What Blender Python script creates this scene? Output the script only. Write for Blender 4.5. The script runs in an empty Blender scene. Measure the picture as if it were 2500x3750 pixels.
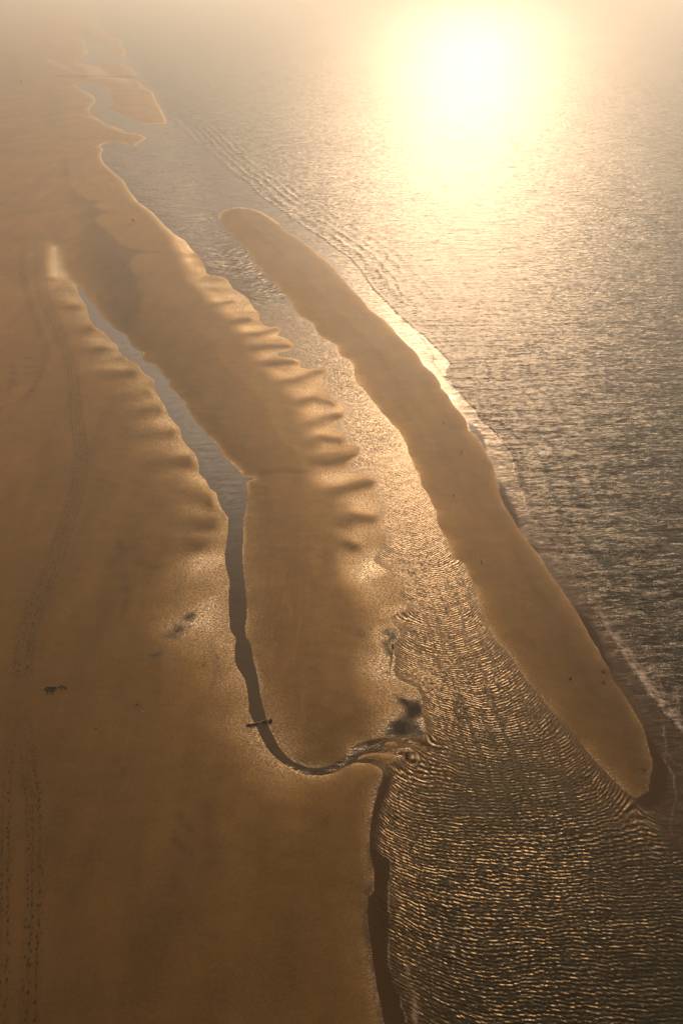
import bpy, bmesh, math, random
import numpy as np
from mathutils import Vector, Matrix
R = math.radians
C = bpy.context.scene

# ------------------------------------------------------------ camera, sky, sun, exposure
CAM_H = 100.0                 # drone height in metres
PITCH = R(38.7)               # looking down this far below the horizon
F_PX = 2500.0                 # focal length in photo pixels (24 mm on a 36 mm tall frame)
SUN_ELEV, SUN_AZ = R(20.5), R(9.0)      # azimuth to the right of +Y

cam_d = bpy.data.cameras.new("camera")
cam = bpy.data.objects.new("camera", cam_d)
C.collection.objects.link(cam)
cam.location = (0, 0, CAM_H)
cam.rotation_euler = (math.pi / 2 - PITCH, 0, 0)
cam_d.sensor_fit = 'VERTICAL'
cam_d.sensor_height = 36.0
cam_d.sensor_width = 24.0
cam_d.lens = 24.0
cam_d.clip_start = 0.5
cam_d.clip_end = 60000
C.camera = cam

world = bpy.data.worlds.new("World")
C.world = world
world.use_nodes = True
wn, wl = world.node_tree.nodes, world.node_tree.links
wn.clear()
w_out = wn.new("ShaderNodeOutputWorld")
w_bg = wn.new("ShaderNodeBackground")
sky = wn.new("ShaderNodeTexSky")
sky.sky_type = 'NISHITA'
sky.sun_disc = False
sky.sun_elevation = SUN_ELEV
sky.sun_rotation = SUN_AZ
sky.altitude = 0
sky.air_density = 0.5
sky.dust_density = 7.0
sky.ozone_density = 0.0
w_bg.inputs[1].default_value = 0.05
wl.new(sky.outputs[0], w_bg.inputs[0])
wl.new(w_bg.outputs[0], w_out.inputs[0])

sun_d = bpy.data.lights.new("sun", 'SUN')
sun_d.energy = 4.1
sun_d.angle = R(0.53)
sun_d.color = (1.0, 0.64, 0.36)
sun = bpy.data.objects.new("sun", sun_d)
C.collection.objects.link(sun)
to_sun = Vector((math.sin(SUN_AZ) * math.cos(SUN_ELEV), math.cos(SUN_AZ) * math.cos(SUN_ELEV), math.sin(SUN_ELEV)))
sun.rotation_euler = to_sun.to_track_quat('Z', 'Y').to_euler()
sun.location = to_sun * 500

C.view_settings.view_transform = 'Standard'
C.view_settings.look = 'None'
C.view_settings.exposure = -0.12
C.view_settings.gamma = 1.0
C.cycles.max_bounces = 6
C.cycles.volume_bounces = 1
C.cycles.sample_clamp_indirect = 4.0
C.cycles.volume_step_rate = 4.0

rng = np.random.default_rng(7)
random.seed(5)


# ------------------------------------------------------------ survey: photo pixel -> metres on the ground plane
def G(px, py, z=0.0):
    a = (px - 1250.0) / F_PX
    b = (1875.0 - py) / F_PX
    t = (CAM_H - z) / (math.sin(PITCH) - b * math.cos(PITCH))
    return (a * t, (math.cos(PITCH) + b * math.sin(PITCH)) * t)


def GL(pts):
    return np.array([G(x, y) for x, y in pts])


# ------------------------------------------------------------ numeric helpers
def seg_dist(P, poly, closed):
    """distance to a polyline, arclength of the nearest point, signed side"""
    n = len(poly)
    m = n if closed else n - 1
    best = np.full(len(P), 1e12)
    arc = np.zeros(len(P))
    side = np.zeros(len(P))
    acc = 0.0
    for i in range(m):
        a = poly[i]
        b = poly[(i + 1) % n]
        d = b - a
        L2 = float(d @ d) + 1e-12
        L = math.sqrt(L2)
        rx = P[:, 0] - a[0]
        ry = P[:, 1] - a[1]
        t = np.clip((rx * d[0] + ry * d[1]) / L2, 0, 1)
        ex = rx - t * d[0]
        ey = ry - t * d[1]
        q = ex * ex + ey * ey
        w = q < best
        best[w] = q[w]
        arc[w] = acc + t[w] * L
        side[w] = np.sign(rx[w] * d[1] - ry[w] * d[0])
        acc += L
    return np.sqrt(best), arc, side


def inside(P, poly):
    n = len(poly)
    r = np.zeros(len(P), bool)
    x, y = P[:, 0], P[:, 1]
    for i in range(n):
        x1, y1 = poly[i]
        x2, y2 = poly[(i + 1) % n]
        if y1 == y2:
            continue
        c = ((y1 > y) != (y2 > y)) & (x < (x2 - x1) * (y - y1) / (y2 - y1) + x1)
        r ^= c
    return r


def sdist(P, poly):
    d, _, _ = seg_dist(P, poly, True)
    return np.where(inside(P, poly), d, -d)


def near(P, poly, margin):
    lo = poly.min(0) - margin
    hi = poly.max(0) + margin
    return np.nonzero((P[:, 0] > lo[0]) & (P[:, 0] < hi[0]) & (P[:, 1] > lo[1]) & (P[:, 1] < hi[1]))[0]


def patch(P, pts, soft, soft_in=None):
    """soft-edged mask of a surveyed polygon; soft in metres"""
    poly = GL(pts)
    out = np.zeros(len(P))
    ix = near(P, poly, soft * 1.5)
    if len(ix):
        s = sdist(P[ix], poly)
        si = soft if soft_in is None else soft_in
        t = np.where(s < 0, 0.5 + 0.5 * s / soft, 0.5 + 0.5 * s / si)
        t = np.clip(t, 0, 1)
        out[ix] = t * t * (3 - 2 * t)
    return out


def stroke(P, pts, w0, w1=None):
    """soft mask along a surveyed polyline, width in metres (start, end)"""
    poly = GL(pts)
    w1 = w0 if w1 is None else w1
    out = np.zeros(len(P))
    ix = near(P, poly, max(w0, w1) * 3)
    if len(ix):
        d, arc, _ = seg_dist(P[ix], poly, False)
        T = np.linalg.norm(np.diff(poly, axis=0), axis=1).sum()
        w = w0 + (w1 - w0) * arc / T
        out[ix] = np.exp(-(d / w) ** 2)
    return out


def hash2(ix, iy, seed):
    h = (ix.astype(np.int64) * 374761393 + iy.astype(np.int64) * 668265263 + seed * 1442695041) & 0x7fffffff
    h = ((h ^ (h >> 13)) * 1274126177) & 0x7fffffff
    h = h ^ (h >> 16)
    return (h & 0xffff) / 65535.0


def vnoise(x, y, seed=0):
    ix, iy = np.floor(x), np.floor(y)
    fx, fy = x - ix, y - iy
    fx = fx * fx * (3 - 2 * fx)
    fy = fy * fy * (3 - 2 * fy)
    a = hash2(ix, iy, seed)
    b = hash2(ix + 1, iy, seed)
    c = hash2(ix, iy + 1, seed)
    d = hash2(ix + 1, iy + 1, seed)
    return (a + (b - a) * fx) * (1 - fy) + (c + (d - c) * fx) * fy - 0.5


def fbm(x, y, seed=0, octv=4):
    s, amp = 0, 1.0
    for k in range(octv):
        s = s + amp * vnoise(x * 2 ** k + 17.3 * k, y * 2 ** k - 9.1 * k, seed + k)
        amp *= 0.5
    return s


def smooth(t):
    t = np.clip(t, 0, 1)
    return t * t * (3 - 2 * t)


# ------------------------------------------------------------ surveyed outlines (photo pixels, turned into metres by G)
SHORE_TOP = [(366, -60), (352, -20), (330, 20), (350, 45), (367, 66), (358, 84), (330, 96), (276, 104), (300, 120), (276, 133), (311, 148),
             (316, 179), (330, 192), (301, 209), (281, 222), (311, 235), (352, 242), (378, 262), (408, 277), (459, 289),
             (505, 296), (526, 321), (561, 339), (571, 367), (592, 403), (600, 420), (607, 434), (611, 446), (605, 454), (561, 453), (510, 444),
             (449, 421), (420, 408), (398, 395), (411, 378), (405, 355), (403, 327), (378, 316), (327, 304), (300, 302), (281, 306),
             (279, 316), (306, 332), (335, 345), (347, 356), (352, 372), (327, 398), (330, 412), (337, 420), (352, 430), (378, 444), (385, 456), (418, 464), (440, 470), (459, 485),
             (510, 490), (520, 496), (538, 505), (528, 514), (505, 525), (498, 536), (474, 533), (455, 525), (434, 520), (398, 520), (378, 528), (367, 536), (380, 548), (372, 562),
             (372, 577), (383, 600), (423, 636), (454, 661), (474, 697), (505, 738), (561, 779), (602, 824), (640, 858),
             (679, 881), (704, 916), (730, 937), (743, 962), (753, 985), (758, 1003), (796, 1008), (830, 1018), (855, 1059), (880, 1072), (906, 1090),
             (932, 1131), (952, 1151), (950, 1170), (960, 1187), (986, 1197), (1010, 1196), (1027, 1197), (1032, 1205), (1027, 1216), (1016, 1228), (1035, 1234), (1057, 1243),
             (1068, 1254), (1080, 1263), (1072, 1279), (1045, 1287), (1016, 1294), (1018, 1303), (1027, 1307), (1050, 1309), (1078, 1312), (1095, 1320), (1103, 1327), (1098, 1342),
             (1110, 1348), (1134, 1352), (1165, 1351), (1190, 1349), (1197, 1358), (1188, 1372), (1182, 1386), (1185, 1406), (1203, 1421), (1206, 1436), (1210, 1452), (1236, 1472),
             (1259, 1493), (1257, 1506), (1261, 1523), (1246, 1536), (1231, 1549), (1222, 1564), (1236, 1580), (1252, 1582), (1271, 1585), (1268, 1602), (1271, 1620), (1285, 1628), (1312, 1633),
             (1320, 1643), (1312, 1666), (1296, 1680), (1282, 1692), (1271, 1710), (1274, 1731), (1290, 1733), (1312, 1733), (1345, 1741), (1373, 1748),
             (1384, 1764), (1377, 1778), (1371, 1792), (1370, 1812), (1376, 1833), (1390, 1848), (1399, 1863), (1395, 1895), (1396, 1930), (1405, 1944), (1417, 1955), (1414, 1973), (1409, 1991), (1395, 2008), (1384, 2027),
             (1370, 2046), (1371, 2056), (1399, 2078), (1420, 2086), (1435, 2098), (1445, 2123), (1461, 2136), (1476, 2149), (1477, 2164), (1462, 2182), (1462, 2193), (1478, 2206), (1491, 2220),
             (1491, 2236), (1468, 2244), (1445, 2251), (1431, 2262), (1435, 2278), (1447, 2294), (1465, 2313), (1465, 2338), (1452, 2352), (1440, 2363), (1443, 2396), (1449, 2421),
             (1440, 2459), (1465, 2491), (1495, 2504), (1523, 2517), (1548, 2555), (1542, 2593), (1550, 2625), (1558, 2657), (1561, 2685), (1545, 2694), (1529, 2695),
             (1480, 2697), (1433, 2702), (1382, 2708), (1338, 2715), (1310, 2726), (1287, 2740), (1268, 2763), (1255, 2778), (1235, 2792), (1210, 2804), (1180, 2811), (1146, 2813), (1110, 2806),
             (1076, 2791), (1052, 2772), (1032, 2753), (1018, 2730), (1006, 2708), (981, 2657), (971, 2619), (960, 2580), (952, 2542), (945, 2495), (936, 2453), (925, 2405), (917, 2364),
             (900, 2330), (897, 2299), (903, 2251), (901, 2190), (897, 2150), (893, 2108), (888, 2060), (886, 2006), (891, 1965), (889, 1930), (891, 1894), (899, 1868), (904, 1843),
             (906, 1802), (901, 1769), (915, 1759), (934, 1751), (927, 1748), (886, 1746), (881, 1731), (866, 1714), (848, 1697), (817, 1671), (808, 1650), (792, 1626), (772, 1608),
             (751, 1590), (724, 1552), (700, 1518), (680, 1484), (658, 1450), (640, 1432), (620, 1414), (619, 1400), (617, 1389), (600, 1373), (582, 1358), (570, 1342), (561, 1333), (540, 1329), (526, 1325), (514, 1314),
             (526, 1292), (505, 1281), (482, 1271), (481, 1258), (466, 1234), (449, 1220), (413, 1200), (400, 1180), (380, 1168), (357, 1141), (358, 1130), (352, 1120), (327, 1100), (318, 1086), (311, 1069),
             (292, 1055), (276, 1042), (286, 1062), (293, 1085), (305, 1100), (316, 1115), (324, 1140), (327, 1161), (340, 1184), (357, 1200), (388, 1220), (408, 1246), (434, 1266),
             (436, 1283), (444, 1297), (469, 1317), (490, 1326), (510, 1338), (518, 1355), (531, 1368), (550, 1380), (566, 1394), (564, 1410), (566, 1424), (576, 1440), (587, 1460), (607, 1491), (613, 1510), (622, 1527), (642, 1550), (663, 1572),
             (665, 1590), (668, 1608), (690, 1637), (714, 1659), (724, 1684), (730, 1710), (729, 1735), (753, 1756), (768, 1787), (794, 1807), (800, 1832), (809, 1858), (835, 1894), (836, 1930),
             (833, 1965), (824, 2032), (830, 2088), (842, 2129), (840, 2159), (838, 2200), (840, 2236), (842, 2299), (850, 2318), (866, 2338), (860, 2383), (862, 2420), (870, 2447), (884, 2468), (898, 2491), (905, 2522),
             (910, 2555), (912, 2606), (936, 2657), (961, 2708), (987, 2753), (1010, 2776), (1038, 2797), (1083, 2823), (1115, 2835), (1146, 2839), (1180, 2838), (1210, 2833),
             (1235, 2823), (1261, 2810), (1280, 2800), (1300, 2793), (1344, 2793), (1372, 2802), (1395, 2815), (1404, 2832), (1398, 2860), (1384, 2900), (1372, 2938), (1360, 3001), (1353, 3060), (1356, 3124), (1370, 3194),
             (1370, 3264), (1350, 3290), (1345, 3340), (1350, 3392), (1359, 3462), (1366, 3526), (1378, 3602), (1398, 3698), (1410, 3750), (1440, 3900), (1490, 4300)]
ISLET_FAR = [(352, 82), (393, 120), (420, 136), (449, 148), (440, 158), (452, 172), (462, 189), (455, 202), (457, 209), (449, 217), (425, 210), (400, 203), (408, 178), (392, 160), (370, 150), (345, 128), (330, 115), (322, 100)]
ISLET_MID = [(357, 240), (372, 233), (388, 230), (420, 229), (444, 232), (452, 240), (459, 247), (478, 252), (487, 255), (494, 266), (505, 283), (480, 285), (459, 283), (430, 281), (408, 275), (392, 266), (378, 258)]
OUTER_BAR = [(799, 801), (804, 779), (830, 766), (870, 758), (916, 763), (957, 776), (983, 791), (1023, 819), (1049, 847), (1090, 870), (1115, 888), (1141, 906), (1171, 937),
             (1195, 950), (1212, 967), (1225, 987), (1238, 1003), (1268, 1039), (1290, 1060), (1309, 1080), (1340, 1115), (1350, 1131), (1372, 1148), (1400, 1166), (1426, 1192), (1440, 1206), (1451, 1222), (1487, 1258), (1522, 1289),
             (1535, 1310), (1548, 1335), (1565, 1350), (1584, 1365), (1600, 1385), (1612, 1406), (1614, 1421), (1640, 1447), (1650, 1466), (1660, 1483), (1686, 1513), (1698, 1528), (1708, 1544), (1712, 1574), (1728, 1588), (1747, 1605), (1767, 1631),
             (1780, 1656), (1788, 1675), (1802, 1699), (1810, 1730), (1823, 1765), (1825, 1796), (1843, 1847), (1858, 1870), (1873, 1893), (1904, 1944), (1925, 1972), (1945, 2000), (1981, 2041),
             (2011, 2099), (2045, 2142), (2073, 2185), (2110, 2240), (2144, 2300), (2164, 2341), (2190, 2377), (2203, 2407), (2218, 2430), (2233, 2453), (2235, 2472), (2243, 2489), (2252, 2505), (2266, 2519), (2285, 2545), (2302, 2576),
             (2318, 2600), (2333, 2627), (2350, 2656), (2365, 2700), (2378, 2757), (2390, 2788), (2388, 2819), (2378, 2845), (2376, 2899), (2348, 2910), (2332, 2926), (2306, 2914), (2283, 2895), (2244, 2857),
             (2206, 2815), (2168, 2777), (2130, 2731), (2103, 2700), (2078, 2667), (2027, 2616), (1976, 2550), (1950, 2520), (1924, 2489), (1905, 2460), (1889, 2438), (1870, 2407), (1848, 2382), (1830, 2362), (1812, 2346), (1800, 2325), (1790, 2305),
             (1773, 2270), (1756, 2241), (1748, 2218), (1746, 2200), (1741, 2154), (1728, 2122), (1715, 2098), (1700, 2067), (1684, 2055), (1664, 2047), (1652, 2028), (1644, 2006), (1639, 1981), (1628, 1963), (1618, 1950), (1605, 1925), (1598, 1904), (1598, 1873),
             (1588, 1857), (1578, 1843), (1573, 1823), (1565, 1807), (1542, 1777), (1538, 1750), (1532, 1731), (1518, 1718), (1514, 1700), (1506, 1680), (1496, 1661), (1488, 1630), (1475, 1605), (1458, 1575), (1435, 1554), (1415, 1528), (1394, 1508), (1375, 1482), (1358, 1462),
             (1342, 1440), (1328, 1421), (1312, 1410), (1302, 1396), (1296, 1368), (1294, 1340), (1282, 1319), (1267, 1313), (1251, 1309), (1240, 1295), (1236, 1279), (1233, 1263), (1210, 1252), (1185, 1240), (1170, 1226), (1159, 1212), (1152, 1195), (1144, 1182), (1120, 1170), (1093, 1156),
             (1080, 1138), (1069, 1115), (1060, 1098), (1049, 1080), (1025, 1058), (998, 1034), (978, 1010), (957, 993), (945, 972), (927, 957), (921, 937), (904, 921), (900, 910), (896, 901), (880, 890), (865, 881), (852, 864), (845, 850), (838, 841),
             (819, 835), (814, 822), (812, 814)]
MOUTH_ISLETS = [
    [(1399, 2728), (1415, 2719), (1443, 2718), (1459, 2728), (1456, 2732), (1424, 2736)],
    [(1443, 2747), (1469, 2739), (1501, 2737), (1517, 2753), (1485, 2755)],
    [(1300, 2786), (1316, 2769), (1354, 2757), (1392, 2757), (1437, 2760), (1456, 2775), (1453, 2788), (1431, 2795), (1421, 2803), (1399, 2791), (1373, 2782), (1341, 2779), (1316, 2783)],
    [(1428, 2708), (1460, 2707), (1500, 2700), (1505, 2704), (1470, 2712), (1440, 2713)],
]
# gleaming wet flats
WET_BAR = [(600, 822), (628, 860), (648, 906), (679, 967), (704, 1029), (743, 1059), (773, 1095), (814, 1141), (860, 1171), (873, 1207), (900, 1228), (919, 1248), (935, 1285),
           (945, 1324), (1006, 1365), (1067, 1432), (1098, 1467), (1115, 1510), (1123, 1549), (1149, 1610), (1154, 1676), (1156, 1715), (1161, 1756), (1202, 1787), (1263, 1848),
           (1258, 1919), (1253, 1975), (1258, 2088), (1304, 2149), (1335, 2200), (1350, 2260), (1340, 2300), (1325, 2396), (1338, 2466), (1363, 2517), (1376, 2568), (1385, 2600), (1375, 2657), (1350, 2708), (1433, 2715), (1600, 2700),
           (1650, 2300), (1560, 2000), (1450, 1700), (1330, 1400), (1150, 1250), (1000, 1090), (830, 980), (700, 830), (620, 790)]
WET_CREEK = [(180, 890), (173, 1034), (214, 1090), (255, 1141), (286, 1190), (310, 1235), (330, 1265), (357, 1292), (352, 1348), (398, 1368), (474, 1404), (470, 1430), (510, 1455), (541, 1506),
             (561, 1557), (545, 1608), (556, 1639), (612, 1669), (658, 1700), (640, 1745), (666, 1776), (720, 1828), (676, 1894), (702, 1945), (690, 2026), (685, 2067), (672, 2159),
             (660, 2230), (640, 2300), (700, 2364), (790, 2400), (820, 2466), (838, 2540), (847, 2606), (904, 2695), (960, 2750), (1040, 2810), (1060, 2750), (950, 2600), (900, 2400),
             (890, 2150), (870, 1900), (860, 1760), (740, 1640), (620, 1440), (520, 1320), (420, 1220), (330, 1100), (250, 1000), (228, 900), (204, 885)]
RIB_BAR = [[(890, 1232), (945, 1224), (1018, 1208)], [(930, 1278), (990, 1270), (1057, 1268)], [(950, 1336), (1020, 1328), (1090, 1322)], [(1020, 1405), (1090, 1392), (1178, 1358)],
           [(1085, 1480), (1150, 1462), (1220, 1478)], [(1120, 1560), (1180, 1540), (1253, 1517)], [(1130, 1625), (1180, 1608), (1245, 1612)], [(1150, 1690), (1220, 1680), (1290, 1668)], [(1180, 1815), (1250, 1792), (1353, 1764)],
           [(1255, 1905), (1295, 1894), (1355, 1898)], [(1240, 1985), (1262, 1990), (1290, 2000)], [(840, 1190), (875, 1178), (910, 1170)], [(780, 1120), (815, 1112), (850, 1106)]]
RIB_CREEK = [[(270, 1285), (335, 1284), (370, 1280)], [(340, 1385), (410, 1378), (480, 1372)], [(400, 1470), (470, 1452), (545, 1438)], [(460, 1520), (530, 1506), (610, 1500)],
             [(500, 1600), (560, 1588), (640, 1578)], [(560, 1705), (630, 1690), (705, 1684)], [(620, 1790), (690, 1806), (775, 1836)], [(600, 1905), (680, 1925), (770, 1922)], [(250, 1225), (290, 1215), (330, 1205)],
             [(200, 1130), (235, 1128), (270, 1126)], [(600, 1990), (670, 1985), (730, 1990)]]
BREAKER = [(700, 470), (760, 545), (824, 600), (855, 631), (906, 666), (957, 722), (1034, 773), (1074, 804), (1161, 860), (1212, 896), (1279, 942), (1319, 988), (1355, 1039), (1391, 1085), (1431, 1120), (1492, 1182),
           (1558, 1238), (1604, 1279), (1645, 1330), (1630, 1381), (1686, 1442), (1737, 1493), (1767, 1549), (1813, 1590), (1859, 1641), (1880, 1692), (1904, 1765), (1945, 1878), (1986, 1934), (2037, 2010), (2088, 2082), (2150, 2190), (2215, 2305),
           (2271, 2392), (2312, 2453), (2363, 2525), (2414, 2601), (2500, 2693), (2620, 2810)]
BREAKER_IN = [(1540, 1225), (1566, 1262), (1592, 1300), (1589, 1324), (1630, 1381), (1686, 1442), (1737, 1493)]
RIDGES = [
    [(1645, 1294), (1686, 1345), (1732, 1391), (1778, 1427), (1823, 1472), (1850, 1500)],
    [(1319, 901), (1355, 932), (1352, 955), (1401, 978), (1416, 1023), (1457, 1044), (1467, 1074), (1503, 1100), (1534, 1136), (1574, 1176), (1620, 1215)],
    [(1843, 1506), (1850, 1545), (1880, 1580), (1905, 1605)],
    [(630, 430), (700, 500), (780, 570), (860, 640), (960, 700), (1060, 770)],
    [(1742, 1455), (1738, 1480), (1750, 1520)],
]
CALM = [  # glassy water: near-shore strips and the lee of the sand
    [(1640, 1446), (1662, 1455), (1675, 1490), (1665, 1492)],
    [(1704, 1538), (1730, 1552), (1755, 1570), (1775, 1610), (1785, 1650), (1770, 1650), (1740, 1602), (1712, 1580)],
    [(1823, 1757), (1850, 1790), (1868, 1830), (1892, 1880), (1910, 1930), (1900, 1945), (1868, 1895), (1838, 1846), (1820, 1800)],
    [(1935, 1990), (1960, 2005), (1970, 2028), (1955, 2025)],
    [(2115, 2235), (2150, 2262), (2180, 2300), (2200, 2360), (2218, 2400), (2232, 2425), (2234, 2460), (2210, 2440), (2185, 2385), (2140, 2300)],
    [(2360, 2680), (2395, 2720), (2430, 2770), (2448, 2830), (2440, 2900), (2410, 2945), (2370, 2960), (2330, 2950), (2325, 2925), (2370, 2890), (2385, 2800), (2370, 2730)],
    [(1350, 3040), (1375, 3048), (1375, 3099), (1404, 3131), (1433, 3156), (1426, 3226), (1424, 3328), (1424, 3424), (1430, 3539), (1455, 3634), (1487, 3743), (1530, 3900), (1580, 4300), (1400, 4300), (1330, 3750), (1300, 3300)],
    [(1400, 2840), (1440, 2830), (1427, 2874), (1404, 2925), (1391, 2990), (1375, 3048), (1340, 3050), (1350, 2950)],
]
SMOOTH_FILM = [  # standing film of water on the flats, mirror smooth: (outline, soft edge m, strength)
    ([(1395, 2700), (1420, 2655), (1460, 2625), (1478, 2600), (1462, 2572), (1440, 2545), (1475, 2552), (1500, 2565), (1545, 2562), (1552, 2690), (1480, 2697)], 1.7, 0.95),
    ([(1360, 2440), (1385, 2430), (1430, 2450), (1466, 2488), (1510, 2510), (1470, 2498), (1400, 2470)], 1.2, 0.75),
    ([(1385, 2300), (1440, 2285), (1468, 2315), (1465, 2340), (1440, 2366), (1445, 2420), (1438, 2450), (1410, 2400), (1378, 2350)], 1.6, 0.7),
    ([(1300, 2095), (1360, 2050), (1400, 2085), (1370, 2110), (1320, 2120)], 2.0, 0.45),
    ([(1400, 2220), (1480, 2225), (1440, 2250), (1400, 2260)], 1.2, 0.5),
    ([(1410, 2810), (1480, 2822), (1430, 2870), (1404, 2925), (1386, 3000), (1365, 3000), (1375, 2930), (1395, 2870)], 1.2, 1.0),
    ([(610, 2330), (640, 2290), (700, 2240), (740, 2230), (700, 2290), (660, 2335)], 3.0, 0.9),
    ([(550, 2405), (590, 2390), (640, 2380), (620, 2400), (570, 2415)], 1.6, 0.7),
    ([(1345, 3000), (1372, 2960), (1362, 3120), (1378, 3200), (1362, 3300), (1355, 3400), (1372, 3500), (1395, 3650), (1430, 3800), (1500, 4300), (1440, 4300), (1385, 3700), (1352, 3540), (1328, 3400), (1322, 3300), (1350, 3230), (1340, 3080)], 0.9, 0.6),
    ([(870, 2600), (900, 2680), (960, 2740), (930, 2680)], 1.2, 0.5),
]
CREEK_HOLES = [(190, 902), (215, 902), (226, 925), (236, 980), (256, 1018), (300, 1062), (292, 1070), (255, 1040), (215, 1025), (180, 1012), (174, 950)]

# ------------------------------------------------------------ the survey grid (fine near the drone, coarse far away)
STEP = 3.2
rows = list(np.arange(-76, 60, 1.6)) + list(np.arange(60, 4250, STEP))
bv = (1875.0 - np.array(rows)) / F_PX
bv = np.concatenate([bv, bv[-1] - np.geomspace(0.004, 6, 30)])
if len(bv) % 2 == 0:
    bv = bv[:-1]
av_in = np.linspace(-0.53, 0.53, 829)
side_f = np.geomspace(0.004, 1.0, 46)            # 0..1 of the way to the side limit
t_row = CAM_H / (math.sin(PITCH) - bv * math.cos(PITCH))
y_row = (math.cos(PITCH) + bv * math.sin(PITCH)) * t_row
lat = np.maximum(t_row, 105.0)
amax = np.clip(7000.0 / t_row, 0.75, 2.4)
A = np.concatenate([
    -(0.53 + side_f[::-1][None, :] * (amax[:, None] - 0.53)),
    np.repeat(av_in[None, :], len(bv), 0),
    0.53 + side_f[None, :] * (amax[:, None] - 0.53)], axis=1)
NR, NC = A.shape
X = A * np.where(y_row[:, None] < y_row[len(rows) - 1], lat[:, None], t_row[:, None])
Y = np.repeat(y_row[:, None], NC, 1)
assert NR % 2 == 1 and NC % 2 == 1, (NR, NC)
Pc = np.stack([X[::2, ::2].ravel(), Y[::2, ::2].ravel()], 1)
shc = X[::2, ::2].shape


def up(v):
    v = v.reshape(shc)
    o = np.empty((NR, NC))
    o[::2, ::2] = v
    o[1::2, ::2] = 0.5 * (v[:-1] + v[1:])
    o[:, 1::2] = 0.5 * (o[:, :-2:2] + o[:, 2::2])
    return o.ravel()


XF, YF = X.ravel(), Y.ravel()
PF = np.stack([XF, YF], 1)

# ---- land / water
far_left = [(-6000, 4300), (-20000, -60)]
main_land = np.vstack([GL([p for p in SHORE_TOP]), [[60.0, -90.0], [-9000.0, -90.0], [-9000.0, 7000.0], [-1200.0, 7000.0]]])
wob = 0.10 * fbm(Pc[:, 0] / 1.3, Pc[:, 1] / 1.3, 3, 2)
sd = sdist(Pc, main_land)
sd_bar = sdist(Pc, GL(OUTER_BAR))
sd = np.maximum(sd, sd_bar)
for pl in [ISLET_FAR, ISLET_MID] + MOUTH_ISLETS:
    sd = np.maximum(sd, sdist(Pc, GL(pl)))
SD_C = sd + wob
SD = up(SD_C)
SDB = up(sd_bar)

# ---- wetness of the flats
wet = np.maximum(patch(Pc, WET_BAR, 4.0, 3.5), patch(Pc, WET_CREEK, 8.0, 7.0))
wetn = wet * (0.88 + 0.75 * fbm(Pc[:, 0] / 10, Pc[:, 1] / 6.0, 11, 3))
ribs = np.zeros(len(Pc))
for r_ in RIB_BAR:
    ribs = np.maximum(ribs, stroke(Pc, r_, 3.0, 1.9))
for r_ in RIB_CREEK:
    ribs = np.maximum(ribs, 0.85 * stroke(Pc, r_, 4.8, 3.2))
wet_c = np.clip(wetn - 0.85 * ribs * wet, 0, 1)
# thin wet skirts along every waterline, and gleaming flats between the far islets
skirt = np.exp(-np.clip(SD_C, 0, None) / 0.9) * (SD_C > -3) * 0.85
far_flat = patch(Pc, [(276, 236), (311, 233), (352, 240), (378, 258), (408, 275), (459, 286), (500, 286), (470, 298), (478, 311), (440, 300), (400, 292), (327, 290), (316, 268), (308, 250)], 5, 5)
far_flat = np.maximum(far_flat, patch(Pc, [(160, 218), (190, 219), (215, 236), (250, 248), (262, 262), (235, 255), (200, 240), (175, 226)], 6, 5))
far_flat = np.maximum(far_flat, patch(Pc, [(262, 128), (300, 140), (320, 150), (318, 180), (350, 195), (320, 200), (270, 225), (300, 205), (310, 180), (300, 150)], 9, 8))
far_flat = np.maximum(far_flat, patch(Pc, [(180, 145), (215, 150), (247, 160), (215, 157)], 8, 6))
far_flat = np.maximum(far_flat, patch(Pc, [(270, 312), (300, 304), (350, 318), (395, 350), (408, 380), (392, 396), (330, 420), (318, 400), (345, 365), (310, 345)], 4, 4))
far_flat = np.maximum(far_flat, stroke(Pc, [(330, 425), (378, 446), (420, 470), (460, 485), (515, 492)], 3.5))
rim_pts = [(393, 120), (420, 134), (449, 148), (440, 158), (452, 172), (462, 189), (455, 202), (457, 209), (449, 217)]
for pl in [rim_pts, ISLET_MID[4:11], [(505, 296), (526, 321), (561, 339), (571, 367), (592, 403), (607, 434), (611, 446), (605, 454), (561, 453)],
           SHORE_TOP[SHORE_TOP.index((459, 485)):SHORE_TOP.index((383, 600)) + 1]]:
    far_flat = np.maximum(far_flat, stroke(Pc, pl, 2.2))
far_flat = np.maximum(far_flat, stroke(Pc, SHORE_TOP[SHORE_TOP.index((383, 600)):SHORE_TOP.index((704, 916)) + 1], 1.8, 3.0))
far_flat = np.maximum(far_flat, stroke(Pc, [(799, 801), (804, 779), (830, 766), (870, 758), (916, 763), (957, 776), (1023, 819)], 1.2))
skirt *= np.where(sd_bar > -2, 0.75, 1.0) * np.clip(0.8 + 1.2 * fbm(Pc[:, 0] / 6, Pc[:, 1] / 6, 121, 3), 0, 1.2)
WET = up(np.clip(np.maximum(wet_c, skirt), 0, 1))
pale_gleam = np.maximum(far_flat, patch(Pc, CREEK_HOLES, 2.2, 2.2))
pale_gleam = np.maximum(pale_gleam, 0.55 * patch(Pc, [(600, 815), (640, 858), (679, 905), (706, 935), (750, 985), (770, 1004), (735, 1020), (700, 985), (665, 925), (630, 875)], 2.2, 2.2))
PALE_GLEAM = up(np.clip(pale_gleam, 0, 1))
film = np.zeros(len(Pc))
for pts_, so, stn in SMOOTH_FILM:
    film = np.maximum(film, stn * patch(Pc, pts_, so, so))
FILM = up(np.clip(film * (0.9 + 0.8 * fbm(Pc[:, 0] / 2.5, Pc[:, 1] / 1.8, 23, 3)), 0, 1))
RIBS = up(ribs * wet)
WETZONE = up(wet)

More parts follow.
